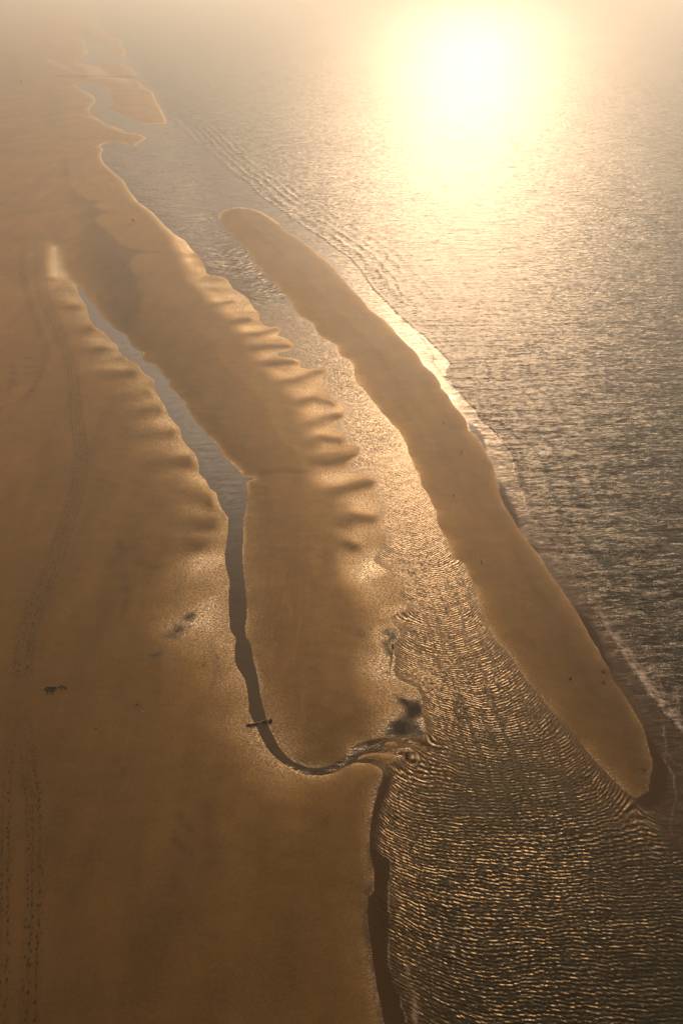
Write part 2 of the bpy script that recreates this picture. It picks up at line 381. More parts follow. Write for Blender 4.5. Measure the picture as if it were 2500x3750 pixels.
# ---- damp low ground (brown) against the dry bar crest (pale), surveyed edge
DAMP = [(250, 560), (255, 646), (260, 682), (286, 712), (327, 738), (372, 741), (388, 734), (376, 743), (342, 753), (372, 774), (418, 780), (378, 783), (352, 804), (358, 822), (413, 865), (444, 901), (500, 919), (556, 925),
        (520, 932), (490, 942), (474, 978), (490, 1005), (505, 1023), (508, 1040), (505, 1059), (522, 1074), (526, 1085), (515, 1131), (541, 1166), (560, 1230), (600, 1310), (650, 1400), (700, 1480),
        (760, 1560), (640, 1460), (540, 1340), (420, 1200), (330, 1090), (260, 1000), (240, 900), (250, 820), (215, 740), (190, 640), (215, 560)]
damp = patch(Pc, DAMP, 1.0, 1.6)
dl_, _, _ = seg_dist(Pc, GL([(215, 520), (190, 640), (215, 740), (250, 820), (240, 900), (260, 1000), (330, 1090)]), False)
dt_, _, _ = seg_dist(Pc, GL([(200, 545), (260, 555)]), False)
db_, _, _ = seg_dist(Pc, GL([(541, 1166), (560, 1230), (600, 1310), (650, 1400), (700, 1480), (760, 1560)]), False)
damp = damp * smooth(dl_ / 16.0) * smooth(dt_ / 50.0) * smooth((db_ + 1.0) / 9.0)
damp = np.maximum(damp, 0.75 * stroke(Pc, [(900, 1750), (960, 1738), (1010, 1722), (1080, 1731), (1170, 1731)], 2.6, 0.5))
damp = np.maximum(damp, 0.8 * stroke(Pc, [(500, 925), (556, 927), (590, 926)], 2.5, 1.0))
damp = np.maximum(damp, 0.6 * stroke(Pc, [(200, 283), (300, 288), (400, 290), (480, 292)], 9, 5))
damp = np.maximum(damp, 0.6 * patch(Pc, [(0, 205), (80, 205), (95, 250), (100, 290), (60, 330), (0, 310)], 25, 20))
damp = np.maximum(damp, 0.5 * patch(Pc, [(180, 320), (225, 350), (215, 400), (200, 440), (215, 480), (170, 460), (160, 380)], 12, 10))
damp = np.maximum(damp, 0.55 * stroke(Pc, [(760, 2960), (765, 3050), (770, 3160)], 1.3, 2.0))
damp = np.maximum(damp, 0.35 * patch(Pc, [(680, 3100), (800, 3150), (790, 3350), (560, 3500), (500, 3300)], 5, 5))
lag_side = np.exp(-np.clip(sd_bar, 0, None) / 9.0) * (sd_bar > 0)
# the landward side of each bar is damp and dark: find it from the seaward/landward sign
dmid, amid, smid = seg_dist(Pc, GL([(850, 780), (960, 880), (1130, 1060), (1320, 1300), (1480, 1500), (1620, 1740), (1760, 2000), (1900, 2260), (2060, 2480), (2240, 2740), (2330, 2860)]), False)
damp = np.maximum(damp, 0.75 * (sd_bar > -1) * smooth((dmid * (-smid) + 9) / 16.0) * smooth((sd_bar + 1) / 2))
# creek-side margin of the central bar
dc, _, sc_ = seg_dist(Pc, GL([(350, 1090), (560, 1330), (760, 1590), (900, 1740), (910, 1850), (890, 2000), (900, 2200), (930, 2400), (975, 2620), (1030, 2740), (1100, 2800)]), False)
damp = np.maximum(damp, 0.65 * np.exp(-(dc / 5.0) ** 1.3) * (sc_ < 0))
damp = np.maximum(damp, 0.5 * wet)
# dark organic smears on the beach
smear = np.zeros(len(Pc))
for pts_, w0 in [([(505, 2068), (545, 2082), (600, 2075)], 0.8), ([(440, 2000), (455, 2030), (440, 2045)], 1.0), ([(455, 2110), (470, 2190), (455, 2250)], 0.7), ([(500, 1985), (490, 2010)], 1.2),
                 ([(655, 2990), (668, 3010)], 0.6), ([(690, 3030), (700, 3050)], 0.7), ([(640, 3080), (700, 3140)], 0.6), ([(50, 1345), (58, 1360), (56, 1375)], 1.3), ([(42, 1400), (60, 1412), (30, 1432)], 1.6), ([(85, 1320), (130, 1315)], .7),
                 ([(90, 1352), (145, 1348)], .7), ([(95, 1375), (140, 1370)], .6), ([(110, 1440), (125, 1438)], 0.8), ([(500, 2585), (508, 2588)], 0.6), ([(425, 2795), (432, 2793)], 0.5), ([(455, 2835), (452, 2830)], .5),
                 ([(1200, 2040), (1225, 2100)], 1.4), ([(1310, 2310), (1320, 2330)], 1.0), ([(1268, 1990), (1266, 1998)], .8), ([(770, 2350), (800, 2440), (775, 2520)], .6), ([(745, 2430), (748, 2445)], .4)]:
    smear = np.maximum(smear, stroke(Pc, pts_, w0))
smear *= 0.6 + 1.2 * np.clip(fbm(Pc[:, 0] / 1.1, Pc[:, 1] / 1.6, 31, 3) + 0.3, 0, 1)
SMEAR = up(smear)
bandn = 3.5 * fbm(Pc[:, 0] / 20, Pc[:, 1] / 20, 131, 3)
tide = np.exp(-((SD_C + bandn - 5.0) / 0.9) ** 2) + 0.7 * np.exp(-((SD_C + bandn - 9.5) / 1.3) ** 2)
damp = damp + 0.22 * tide * np.clip(0.5 + 1.4 * fbm(Pc[:, 0] / 15, Pc[:, 1] / 15, 137, 2), 0, 1) * (1 - wet)
DAMPF = up(np.clip(damp, 0, 1))
# old pale drainage streaks
pale = 0.8 * patch(Pc, [(980, 2120), (1080, 2110), (1110, 2300), (1150, 2560), (1060, 2600), (1000, 2400)], 8, 8)
pale = np.maximum(pale, 0.6 * patch(Pc, [(-60, 1650), (60, 1660), (60, 1960), (0, 2060), (-80, 2000)], 10, 10))
PALE = up(pale)

# ---- relief
sdp = np.clip(SD, 0, None)
z_land = 0.16 * (1 - np.exp(-sdp / 2.5)) + 0.9 * (1 - np.exp(-sdp / 45.0)) + 0.9 * (1 - np.exp(-sdp / 260.0))
z_land *= 1 - 0.80 * np.clip(WETZONE, 0, 1)
z_land += 0.30 * RIBS * smooth(sdp / 2.0)
z_land += 0.10 * DAMPF * 0 + 0.10 * fbm(XF / 38, YF / 26, 5, 3) * smooth(sdp / 18)
z_land += 0.025 * fbm(XF / 4.5, YF / 3.0, 6, 3) * smooth(sdp / 6)
z_sea = np.minimum(0, SD) * 0.05
z_sea = np.maximum(z_sea, -2.5) - 0.02 * (SD < 0)
ZS = np.where(SD > 0, z_land + 0.004, z_sea)

# ---- tracks: lateral offset and distance along, for the hoof-print material
TRK = [  # path, half-width m at start / end
    ([(160, 850), (148, 900), (146, 960), (152, 1040), (168, 1110), (200, 1180), (235, 1260), (262, 1340), (273, 1420), (277, 1500), (288, 1590), (300, 1680), (292, 1760), (278, 1830), (243, 1940), (205, 2060), (165, 2160), (125, 2250), (102, 2340), (90, 2430), (82, 2520)], 2.6, 1.9),
    ([(82, 2500), (62, 2600), (45, 2700), (32, 2800), (25, 2900), (20, 3050), (18, 3250), (15, 3500), (10, 3800), (5, 4300)], 1.1, 1.0),
    ([(88, 2500), (95, 2600), (105, 2720), (118, 2840), (128, 2920), (132, 3050), (132, 3250), (125, 3450), (118, 3600), (118, 3800), (115, 4300)], 1.3, 1.1),
    ([(80, 900), (82, 1000), (110, 1110), (135, 1190), (165, 1260), (172, 1320), (150, 1370), (128, 1430), (105, 1460), (60, 1485), (0, 1507), (-60, 1520)], 1.6, 1.0),
]
TU = np.zeros(len(Pc)); TV = np.zeros(len(Pc)); TM = np.zeros(len(Pc))
for pts_, w0, w1 in TRK:
    poly = GL(pts_)
    ix = near(Pc, poly, 6)
    d, arc, s_ = seg_dist(Pc[ix], poly, False)
    T = np.linalg.norm(np.diff(poly, axis=0), axis=1).sum()
    w = w0 + (w1 - w0) * arc / T
    m = smooth((w - d) / 0.7 + 0.5) * smooth(arc / 25) * smooth((T - arc) / 3)
    k = m > TM[ix]
    TM[ix[k]] = m[k]; TU[ix[k]] = (d * s_)[k]; TV[ix[k]] = arc[k]
TM = up(TM)

# ---- water fields
dsh = np.clip(-SD, 0, None)                        # distance from the nearest sand
LAG_REGION = [(380, 540), (700, 640), (800, 700), (830, 790), (1000, 900), (1500, 1500), (1800, 2150), (2200, 2720), (2360, 2880), (2420, 3050), (2700, 3300), (2900, 4300), (1300, 4300), (1290, 2900), (1440, 2700), (1200, 1700), (700, 1000), (300, 560)]
lag = up(patch(Pc, LAG_REGION, 3, 3))
rip_dir = -4.5 * np.exp(-dsh / 5.0) * lag - 1.5 * np.exp(-dsh / 18.0) * lag
U = YF + rip_dir + 0.5 * fbm(XF / 9, YF / 9, 41, 3) * 2.0 - 0.05 * XF * (1 - lag)
V = XF + 0.8 * fbm(XF / 11, YF / 11, 47, 2)
Pw = Pc + 0.55 * np.stack([fbm(Pc[:, 0] / 2.2, Pc[:, 1] / 2.2, 101, 3), fbm(Pc[:, 0] / 2.2, Pc[:, 1] / 2.2, 107, 3)], 1)
calm = np.zeros(len(Pc))
for pts_ in CALM:
    calm = np.maximum(calm, patch(Pw, pts_, 0.9, 0.9))
CALMF = up(calm * 0.78)
dbr, abr, sbr = seg_dist(Pc, GL(BREAKER), False)
sbr_d = dbr * sbr + 1.1 * fbm(Pc[:, 0] / 7.0, Pc[:, 1] / 7.0, 71, 3) * smooth(dbr / 0.2 + 0.5)                                  # sign tells seaward / shoreward
SB = up(sbr_d)
swash = ((SD < 0.4) & (SDB > -70)) * smooth((-SB + 0.3) / 0.6) * (lag < 0.5)
sx_, sy_ = G(2480, 2300)
sgn_test = np.sign(SB[np.argmin((XF - sx_) ** 2 + (YF - sy_) ** 2)])
seaward = sgn_test * SB                             # metres seaward of the breaker line
sw_reg = up(patch(Pc, [(799, 820), (700, 600), (640, 420), (760, 520), (960, 700), (1279, 930), (1500, 1170), (1650, 1330), (1900, 1640), (2090, 2070), (2320, 2440), (2520, 2680), (2600, 2900), (2500, 3150), (2440, 3090), (2330, 2935), (2300, 2900), (1600, 1500), (1100, 950)], 1.2, 1.2))
SWASH = np.clip(sw_reg * smooth((-seaward + 0.4) / 0.8), 0, 1)
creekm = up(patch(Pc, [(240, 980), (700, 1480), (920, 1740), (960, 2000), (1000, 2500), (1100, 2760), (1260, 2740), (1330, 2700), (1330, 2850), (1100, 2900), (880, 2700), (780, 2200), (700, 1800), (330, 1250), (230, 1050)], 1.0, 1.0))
rapid = stroke(Pc, [(1040, 2800), (1090, 2824), (1150, 2837), (1205, 2828), (1245, 2800), (1268, 2775), (1300, 2742), (1350, 2732), (1400, 2742), (1450, 2760), (1500, 2775), (1530, 2790)], 0.45, 1.2)
rapid = np.maximum(rapid, 0.8 * patch(Pc, [(1300, 2735), (1340, 2716), (1390, 2712), (1395, 2740), (1330, 2750)], 0.5, 0.5))
RAPID = up(rapid)
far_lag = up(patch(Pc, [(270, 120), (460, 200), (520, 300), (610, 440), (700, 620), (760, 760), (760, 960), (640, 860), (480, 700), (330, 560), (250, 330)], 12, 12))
shelter = 1 - 0.2 * far_lag
RIP = np.clip(shelter * (1 - 0.97 * CALMF) * (1 - 0.62 * SWASH) * (1 - 0.84 * creekm * (1 - RAPID)), 0, 1)
RIP *= 0.30 + 0.70 * smooth(dsh / 3.0 + 0.15) * 1.0
RIP *= 1 + 0.0 * (lag > 0.5) * smooth((G(0, 2250)[1] - YF) / 40.0)
RIP *= np.where(lag > 0.5, np.clip(0.92 + 0.85 * fbm(XF / 22, YF / 14, 91, 3), 0.3, 1.3), 1.0)
RIP = np.maximum(RIP, 1.2 * RAPID)
foam = np.zeros(len(Pc))
fo = []
for pts_, w in [([(2271, 2345), (2262, 2372), (2236, 2402)], .14), ([(2422, 2612), (2426, 2650), (2435, 2710), (2440, 2758), (2430, 2766), (2436, 2800), (2472, 2852), (2466, 2930), (2460, 3005), (2454, 3055), (2458, 3090)], .10),
                ([(2440, 2760), (2470, 2795), (2510, 2815)], .07), ([(2330, 2952), (2362, 2976), (2395, 2975)], .10), ([(2340, 3003), (2400, 3030), (2452, 3062)], .12), ([(2385, 3112), (2420, 3098), (2458, 3090), (2500, 3070)], .14),
                ([(1430, 3150), (1426, 3226), (1424, 3328), (1424, 3424), (1430, 3539), (1455, 3634), (1487, 3743)], .07), ([(1495, 3540), (1500, 3600), (1512, 3660), (1525, 3740)], .22),
                ([(1465, 2829), (1427, 2874), (1404, 2925), (1391, 2990)], .06)]:
    foam = np.maximum(foam, stroke(Pw, pts_, w * 1.6))
FOAM = up(foam * np.clip(0.75 + 1.1 * fbm(Pc[:, 0] / 3, Pc[:, 1] / 3, 111, 2), 0, 1)) * 0.46
low_br = smooth((2.0 - (YF - G(2200, 2330)[1])) / 30.0 + 0.4)       # the breaker is only foaming near the drone
band = np.exp(-((seaward - 0.9) / 1.0) ** 2) * (0.35 + 0.9 * low_br) * (YF < G(0, 1650)[1])
lace = smooth((9.0 - seaward) / 7.0) * (seaward > 0) * 0.45 * low_br
fn = fbm(XF / 0.9, YF / 0.9, 61, 3)
FOAM = np.clip(np.maximum(FOAM, np.clip((band * (0.75 + fn) + lace * (0.3 + 1.6 * fn)), 0, 1) * (1 - SWASH)), 0, 1) * (lag < 0.3) + FOAM * (lag >= 0.3)
# small breaking ridges: real height on the water sheet
ZW = np.zeros(len(XF))
ZW += 0.14 * np.exp(-((seaward - 0.35) / np.where(seaward > 0.35, 1.1, 0.28)) ** 2) * (lag < 0.5)
rid = np.zeros(len(Pc))
for pts_ in RIDGES:
    d, arc, s_ = seg_dist(Pc, GL(pts_), False)
    q = d * s_ * sgn_test
    rid = np.maximum(rid, 0.22 * np.exp(-(q / np.where(q > 0, 1.8, 0.5)) ** 2) * (0.6 + 0.8 * fbm(arc / 4, arc * 0, 3, 2)))
d, arc, s_ = seg_dist(Pc, GL(BREAKER_IN), False)
rid = np.maximum(rid, 0.08 * np.exp(-(d / 0.4) ** 2))
ZW += up(rid)
sw_ph = seaward + 2.2 * fbm(XF / 14, YF / 14, 81, 3)
ZW += 0.16 * (np.sin(sw_ph * 2 * math.pi / 5.2) * 0.5 + 0.5) ** 2 * smooth((seaward - 1.5) / 3) * smooth((34 - seaward) / 22) * (lag < 0.5) * (0.35 + 1.3 * np.clip(fbm(XF / 9, YF / 22, 83, 2) + 0.4, 0, 1))
sea_far = smooth((seaward - 1) / 6.0) * (lag < 0.5)
ZW += 0.09 * fbm(U / 2.6, V / 9.0, 51, 2) * sea_far * smooth((900 - YF) / 500)
ZW += 0.02 * fbm(XF / 1.4, YF / 1.1, 53, 2) * SWASH
DEPTH = np.clip(dsh / 14.0, 0, 1) * (1 - 0.75 * SWASH) * (1 - 0.75 * creekm)
DEPTH = np.where(lag > 0.5, np.clip(dsh / 9.0, 0, 1) * smooth((G(0, 2450)[1] - YF) / 25 + 0.45), DEPTH)


# ------------------------------------------------------------ meshes
def grid_mesh(name, Z, keep, attrs, kill_unused=True):
    idx = np.arange(NR * NC).reshape(NR, NC)
    q = np.stack([idx[:-1, :-1], idx[1:, :-1], idx[1:, 1:], idx[:-1, 1:]], -1).reshape(-1, 4)
    q = q[keep[q].any(1)]
    used = np.zeros(NR * NC, bool)
    used[q.ravel()] = True
    remap = np.cumsum(used) - 1
    co = np.stack([XF[used], YF[used], Z[used]], 1).astype(np.float32)
    q = remap[q].astype(np.int32)
    me = bpy.data.meshes.new(name)
    me.vertices.add(len(co))
    me.vertices.foreach_set("co", co.ravel())
    me.loops.add(q.size)
    me.loops.foreach_set("vertex_index", q.ravel())
    me.polygons.add(len(q))
    me.polygons.foreach_set("loop_start", np.arange(0, q.size, 4, dtype=np.int32))
    me.polygons.foreach_set("use_smooth", np.ones(len(q), bool))
    me.update(calc_edges=True)
    for k, v in attrs.items():
        if isinstance(v, tuple):
            a = me.attributes.new(k, 'FLOAT_VECTOR', 'POINT')
            a.data.foreach_set("vector", np.stack([c[used] for c in v], 1).astype(np.float32).ravel())
        else:
            a = me.attributes.new(k, 'FLOAT', 'POINT')
            a.data.foreach_set("value", v[used].astype(np.float32))
    ob = bpy.data.objects.new(name, me)
    C.collection.objects.link(ob)
    return ob


# ------------------------------------------------------------ node helpers
class NT:
    def __init__(s, name):
        s.m = bpy.data.materials.new(name)
        s.m.use_nodes = True
        s.t = s.m.node_tree
        s.t.nodes.clear()
        s.out = s.t.nodes.new("ShaderNodeOutputMaterial")

    def n(s, typ, **kw):
        nd = s.t.nodes.new(typ)
        for k, v in kw.items():
            setattr(nd, k, v)
        return nd

    def put(s, sock, v):
        if isinstance(v, bpy.types.NodeSocket):
            s.t.links.new(v, sock)
        else:
            sock.default_value = v

    def attr(s, name):
        nd = s.n("ShaderNodeAttribute", attribute_name=name)
        return nd

    def f(s, name):
        return s.attr(name).outputs['Fac']

    def math(s, op, a, b=0.0, c=0.0, clamp=False):
        nd = s.n("ShaderNodeMath", operation=op, use_clamp=clamp)
        s.put(nd.inputs[0], a); s.put(nd.inputs[1], b)
        if op in ('MULTIPLY_ADD',):
            s.put(nd.inputs[2], c)
        return nd.outputs[0]

    def mix(s, fac, a, b):
        nd = s.n("ShaderNodeMix", data_type='RGBA')
        s.put(nd.inputs[0], fac); s.put(nd.inputs[6], a); s.put(nd.inputs[7], b)
        return nd.outputs[2]

    def comb(s, x, y, z):
        nd = s.n("ShaderNodeCombineXYZ")
        s.put(nd.inputs[0], x); s.put(nd.inputs[1], y); s.put(nd.inputs[2], z)
        return nd.outputs[0]

    def sep(s, v):
        nd = s.n("ShaderNodeSeparateXYZ")
        s.put(nd.inputs[0], v)
        return nd.outputs

    def noise(s, vec, scale=1.0, detail=2.0, rough=0.5, dist=0.0):
        nd = s.n("ShaderNodeTexNoise", noise_dimensions='3D')
        s.put(nd.inputs['Vector'], vec)
        nd.inputs['Scale'].default_value = scale
        nd.inputs['Detail'].default_value = detail
        nd.inputs['Roughness'].default_value = rough
        nd.inputs['Distortion'].default_value = dist
        return nd

    def ramp(s, v, lo, hi, a=0.0, b=1.0):
        nd = s.n("ShaderNodeMapRange", interpolation_type='SMOOTHSTEP')
        s.put(nd.inputs[0], v)
        nd.inputs[1].default_value = lo; nd.inputs[2].default_value = hi
        nd.inputs[3].default_value = a; nd.inputs[4].default_value = b
        return nd.outputs[0]

    def add_slopes(s, sx, sy):
        """tilt the mesh normal by slopes in x and y"""
        geo = s.n("ShaderNodeNewGeometry")
        v = s.comb(s.math('MULTIPLY', sx, -1.0), s.math('MULTIPLY', sy, -1.0), 0.0)
        ad = s.n("ShaderNodeVectorMath", operation='ADD')
        s.put(ad.inputs[0], geo.outputs['Normal']); s.put(ad.inputs[1], v)
        nm = s.n("ShaderNodeVectorMath", operation='NORMALIZE')
        s.put(nm.inputs[0], ad.outputs[0])
        return nm.outputs[0]


def C4(r, g, b):
    return (r, g, b, 1.0)


def centred(s, sock, amp):
    return s.math('MULTIPLY', s.math('SUBTRACT', sock, 0.5), amp)


# ------------------------------------------------------------ sand
def sand_material():
    s = NT("wet_sand")
    geo = s.n("ShaderNodeNewGeometry")
    P = geo.outputs['Position']
    px, py, pz = s.sep(P)
    flat = s.comb(px, py, 0.0)
    wet, film, damp, smear, pale = s.f('wet'), s.f('film'), s.f('damp'), s.f('smear'), s.f('pale')
    big = s.noise(flat, 0.022, 4, 0.55).outputs[0]
    mid = s.noise(s.comb(s.math('MULTIPLY', px, 0.16), s.math('MULTIPLY', py, 0.045), 0.0), 1.0, 4, 0.6).outputs[0]
    fine = s.noise(flat, 2.2, 4, 0.65).outputs[0]
    grain = s.noise(flat, 9.0, 2, 0.6).outputs[0]
    dry = C4(*DRY); wetc = C4(*DAMPC)
    dm = s.math('ADD', s.math('ADD', s.math('MULTIPLY', damp, 0.85), 0.12), s.math('MULTIPLY', s.math('SUBTRACT', big, 0.5), 0.9), clamp=True)
    # paler to the left: the brighter light there put into the sand colour
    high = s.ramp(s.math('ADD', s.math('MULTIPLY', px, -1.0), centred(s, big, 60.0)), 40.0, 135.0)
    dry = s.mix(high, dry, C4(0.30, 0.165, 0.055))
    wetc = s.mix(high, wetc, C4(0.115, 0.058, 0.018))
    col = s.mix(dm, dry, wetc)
    vari = s.math('ADD', s.math('MULTIPLY', s.math('SUBTRACT', mid, 0.5), 0.85), s.math('MULTIPLY', s.math('SUBTRACT', fine, 0.5), 0.30))
    vari = s.math('ADD', vari, s.math('MULTIPLY', s.math('SUBTRACT', grain, 0.5), 0.4))
    vari = s.math('ADD', vari, 1.0)
    mul = s.n("ShaderNodeMix", data_type='RGBA', blend_type='MULTIPLY')
    mul.inputs[0].default_value = 1.0
    s.put(mul.inputs[6], col); s.put(mul.inputs[7], s.comb(vari, vari, vari))
    col = mul.outputs[2]
    # warmer / cooler drift in the sand itself
    hue = s.noise(flat, 0.05, 3, 0.5).outputs[0]
    col = s.mix(s.ramp(hue, 0.4, 0.62, 0.0, 0.30), col, C4(0.11, 0.062, 0.028))
    streak = s.noise(s.comb(s.math('MULTIPLY', px, 0.8), s.math('MULTIPLY', py, 0.10), 3.0), 1.0, 3, 0.6, 0.6).outputs[0]
    col = s.mix(s.math('MULTIPLY', s.ramp(streak, 0.52, 0.68), s.math('MULTIPLY', pale, 0.30)), col, C4(0.16, 0.11, 0.065))
    col = s.mix(s.math('MULTIPLY', wet, 0.3), col, C4(0.085, 0.05, 0.02))
    col = s.mix(s.math('MULTIPLY', film, 0.85), col, C4(0.035, 0.024, 0.011))
    col = s.mix(s.math('MULTIPLY', smear, 0.4), col, C4(0.05, 0.032, 0.018))
    pale_gleam = s.f('pale_gleam')
    col = s.mix(s.math('MULTIPLY', pale_gleam, 0.85), col, C4(0.30, 0.25, 0.185))  # pale gleam of far flats, rims and creek head painted into the colour
    # hoof prints
    tr = s.attr('track').outputs['Vector']
    tu, tv, tm = s.sep(tr)
    tc = s.comb(s.math('DIVIDE', px, 0.62), s.math('DIVIDE', py, 0.92), 0.0)
    vor = s.n("ShaderNodeTexVoronoi", feature='F1', voronoi_dimensions='2D')
    s.put(vor.inputs['Vector'], tc)
    vor.inputs['Scale'].default_value = 1.0
    vor.inputs['Randomness'].default_value = 0.75
    dot = s.ramp(vor.outputs['Distance'], 0.16, 0.36, 1.0, 0.0)
    pick = s.ramp(s.sep(vor.outputs['Color'])[0], 0.3, 0.5)
    lane = s.ramp(s.noise(s.comb(s.math('MULTIPLY', tu, 1.3), s.math('MULTIPLY', tv, 0.02), 0.0), 1.0, 1).outputs[0], 0.38, 0.55)
    dot = s.math('MULTIPLY', s.math('MULTIPLY', dot, pick), s.math('MULTIPLY', tm, lane))
    col = s.mix(s.math('MULTIPLY', dot, 0.65), col, C4(0.02, 0.011, 0.004))
    rwob = s.noise(s.comb(0.0, s.math('MULTIPLY', tv, 0.06), 0.0), 1.0, 2).outputs[0]
    rut = s.math('SINE', s.math('MULTIPLY', s.math('ADD', tu, centred(s, rwob, 1.2)), 2 * math.pi / 0.95))
    rbrk = s.noise(s.comb(s.math('MULTIPLY', px, 1.2), s.math('MULTIPLY', py, 0.9), 0.0), 1.0, 3).outputs[0]
    rut = s.math('MULTIPLY', s.math('MULTIPLY', s.ramp(rut, 0.1, 0.9), tm), s.ramp(rbrk, 0.36, 0.58))
    rut = s.math('MAXIMUM', rut, s.math('MULTIPLY', tm, 0.22))
    col = s.mix(s.math('MULTIPLY', rut, 0.45), col, C4(0.02, 0.011, 0.004))
    # scattered tiny worm casts and shells
    vs = s.n("ShaderNodeTexVoronoi", feature='F1', voronoi_dimensions='2D')
    s.put(vs.inputs['Vector'], flat)
    vs.inputs['Scale'].default_value = 0.22
    speck = s.math('MULTIPLY', s.ramp(vs.outputs['Distance'], 0.03, 0.07, 1.0, 0.0), s.ramp(s.sep(vs.outputs['Color'])[1], 0.55, 0.6))
    col = s.mix(s.math('MULTIPLY', speck, 0.5), col, C4(0.06, 0.04, 0.02))
    # slopes: ripple marks, stronger where the flat is wet
    r1 = s.noise(s.comb(s.math('MULTIPLY', px, 2.6), s.math('MULTIPLY', py, 5.0), 0.0), 1.0, 3, 0.65, 0.4)
    r2 = s.noise(s.comb(s.math('MULTIPLY', px, 0.25), s.math('MULTIPLY', py, 0.5), 5.0), 1.0, 3, 0.55)
    c1 = s.sep(r1.outputs[1]); c2 = s.sep(r2.outputs[1])
    amp = s.math('ADD', 0.22, s.math('MULTIPLY', wet, 2.1))
    amp = s.math('MULTIPLY', amp, s.math('SUBTRACT', 1.0, s.math('MULTIPLY', film, 0.93)))
    sy = s.math('ADD', s.math('MULTIPLY', s.math('SUBTRACT', c1[0], 0.5), amp), centred(s, c2[0], 0.08))
    sx = s.math('ADD', s.math('MULTIPLY', s.math('SUBTRACT', c1[1], 0.5), s.math('MULTIPLY', amp, 0.9)), centred(s, c2[1], 0.08))
    sx = s.math('SUBTRACT', sx, s.math('MULTIPLY', wet, 0.15))   # wet-sand normals leaned rightward, an added tilt to catch more sun
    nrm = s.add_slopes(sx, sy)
    b = s.n("ShaderNodeBsdfPrincipled")
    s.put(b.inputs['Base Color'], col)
    rough = s.math('ADD', 0.68, s.math('MULTIPLY', wet, -0.04))
    rough = s.math('ADD', rough, s.math('MULTIPLY', s.math('SUBTRACT', big, 0.5), -0.12))
    rough = s.math('MULTIPLY', rough, s.math('SUBTRACT', 1.0, s.math('MULTIPLY', film, 0.86)))
    s.put(b.inputs['Roughness'], rough)
    spec = s.math('MULTIPLY', s.math('ADD', s.math('SUBTRACT', 1.6, s.math('MULTIPLY', dm, 0.85)), s.math('MULTIPLY', wet, 3.4)), s.math('SUBTRACT', 1.0, s.math('MULTIPLY', film, 0.88)))
    spec = s.math('MULTIPLY', spec, s.math('SUBTRACT', 1.0, s.math('MULTIPLY', s.math('MAXIMUM', dot, s.math('MAXIMUM', s.math('MULTIPLY', smear, 0.4), s.math('MULTIPLY', rut, 0.4))), 0.85)))
    spec = s.math('MULTIPLY', spec, s.math('ADD', vari, s.math('MULTIPLY', s.math('MULTIPLY', s.ramp(streak, 0.50, 0.66), pale), 0.35)))
    spec = s.math('ADD', spec, s.math('MULTIPLY', pale_gleam, 3.0))
    s.put(b.inputs['Specular IOR Level'], spec)
    s.put(b.inputs['Specular Tint'], s.mix(s.math('MAXIMUM', pale_gleam, s.math('MAXIMUM', film, wet)), C4(1.0, 0.64, 0.22), C4(1, .85, .62)))
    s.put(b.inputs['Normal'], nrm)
    s.t.links.new(b.outputs[0], s.out.inputs[0])
    return s.m


DRY = (0.040, 0.018, 0.0025)
DAMPC = (0.026, 0.010, 0.002)


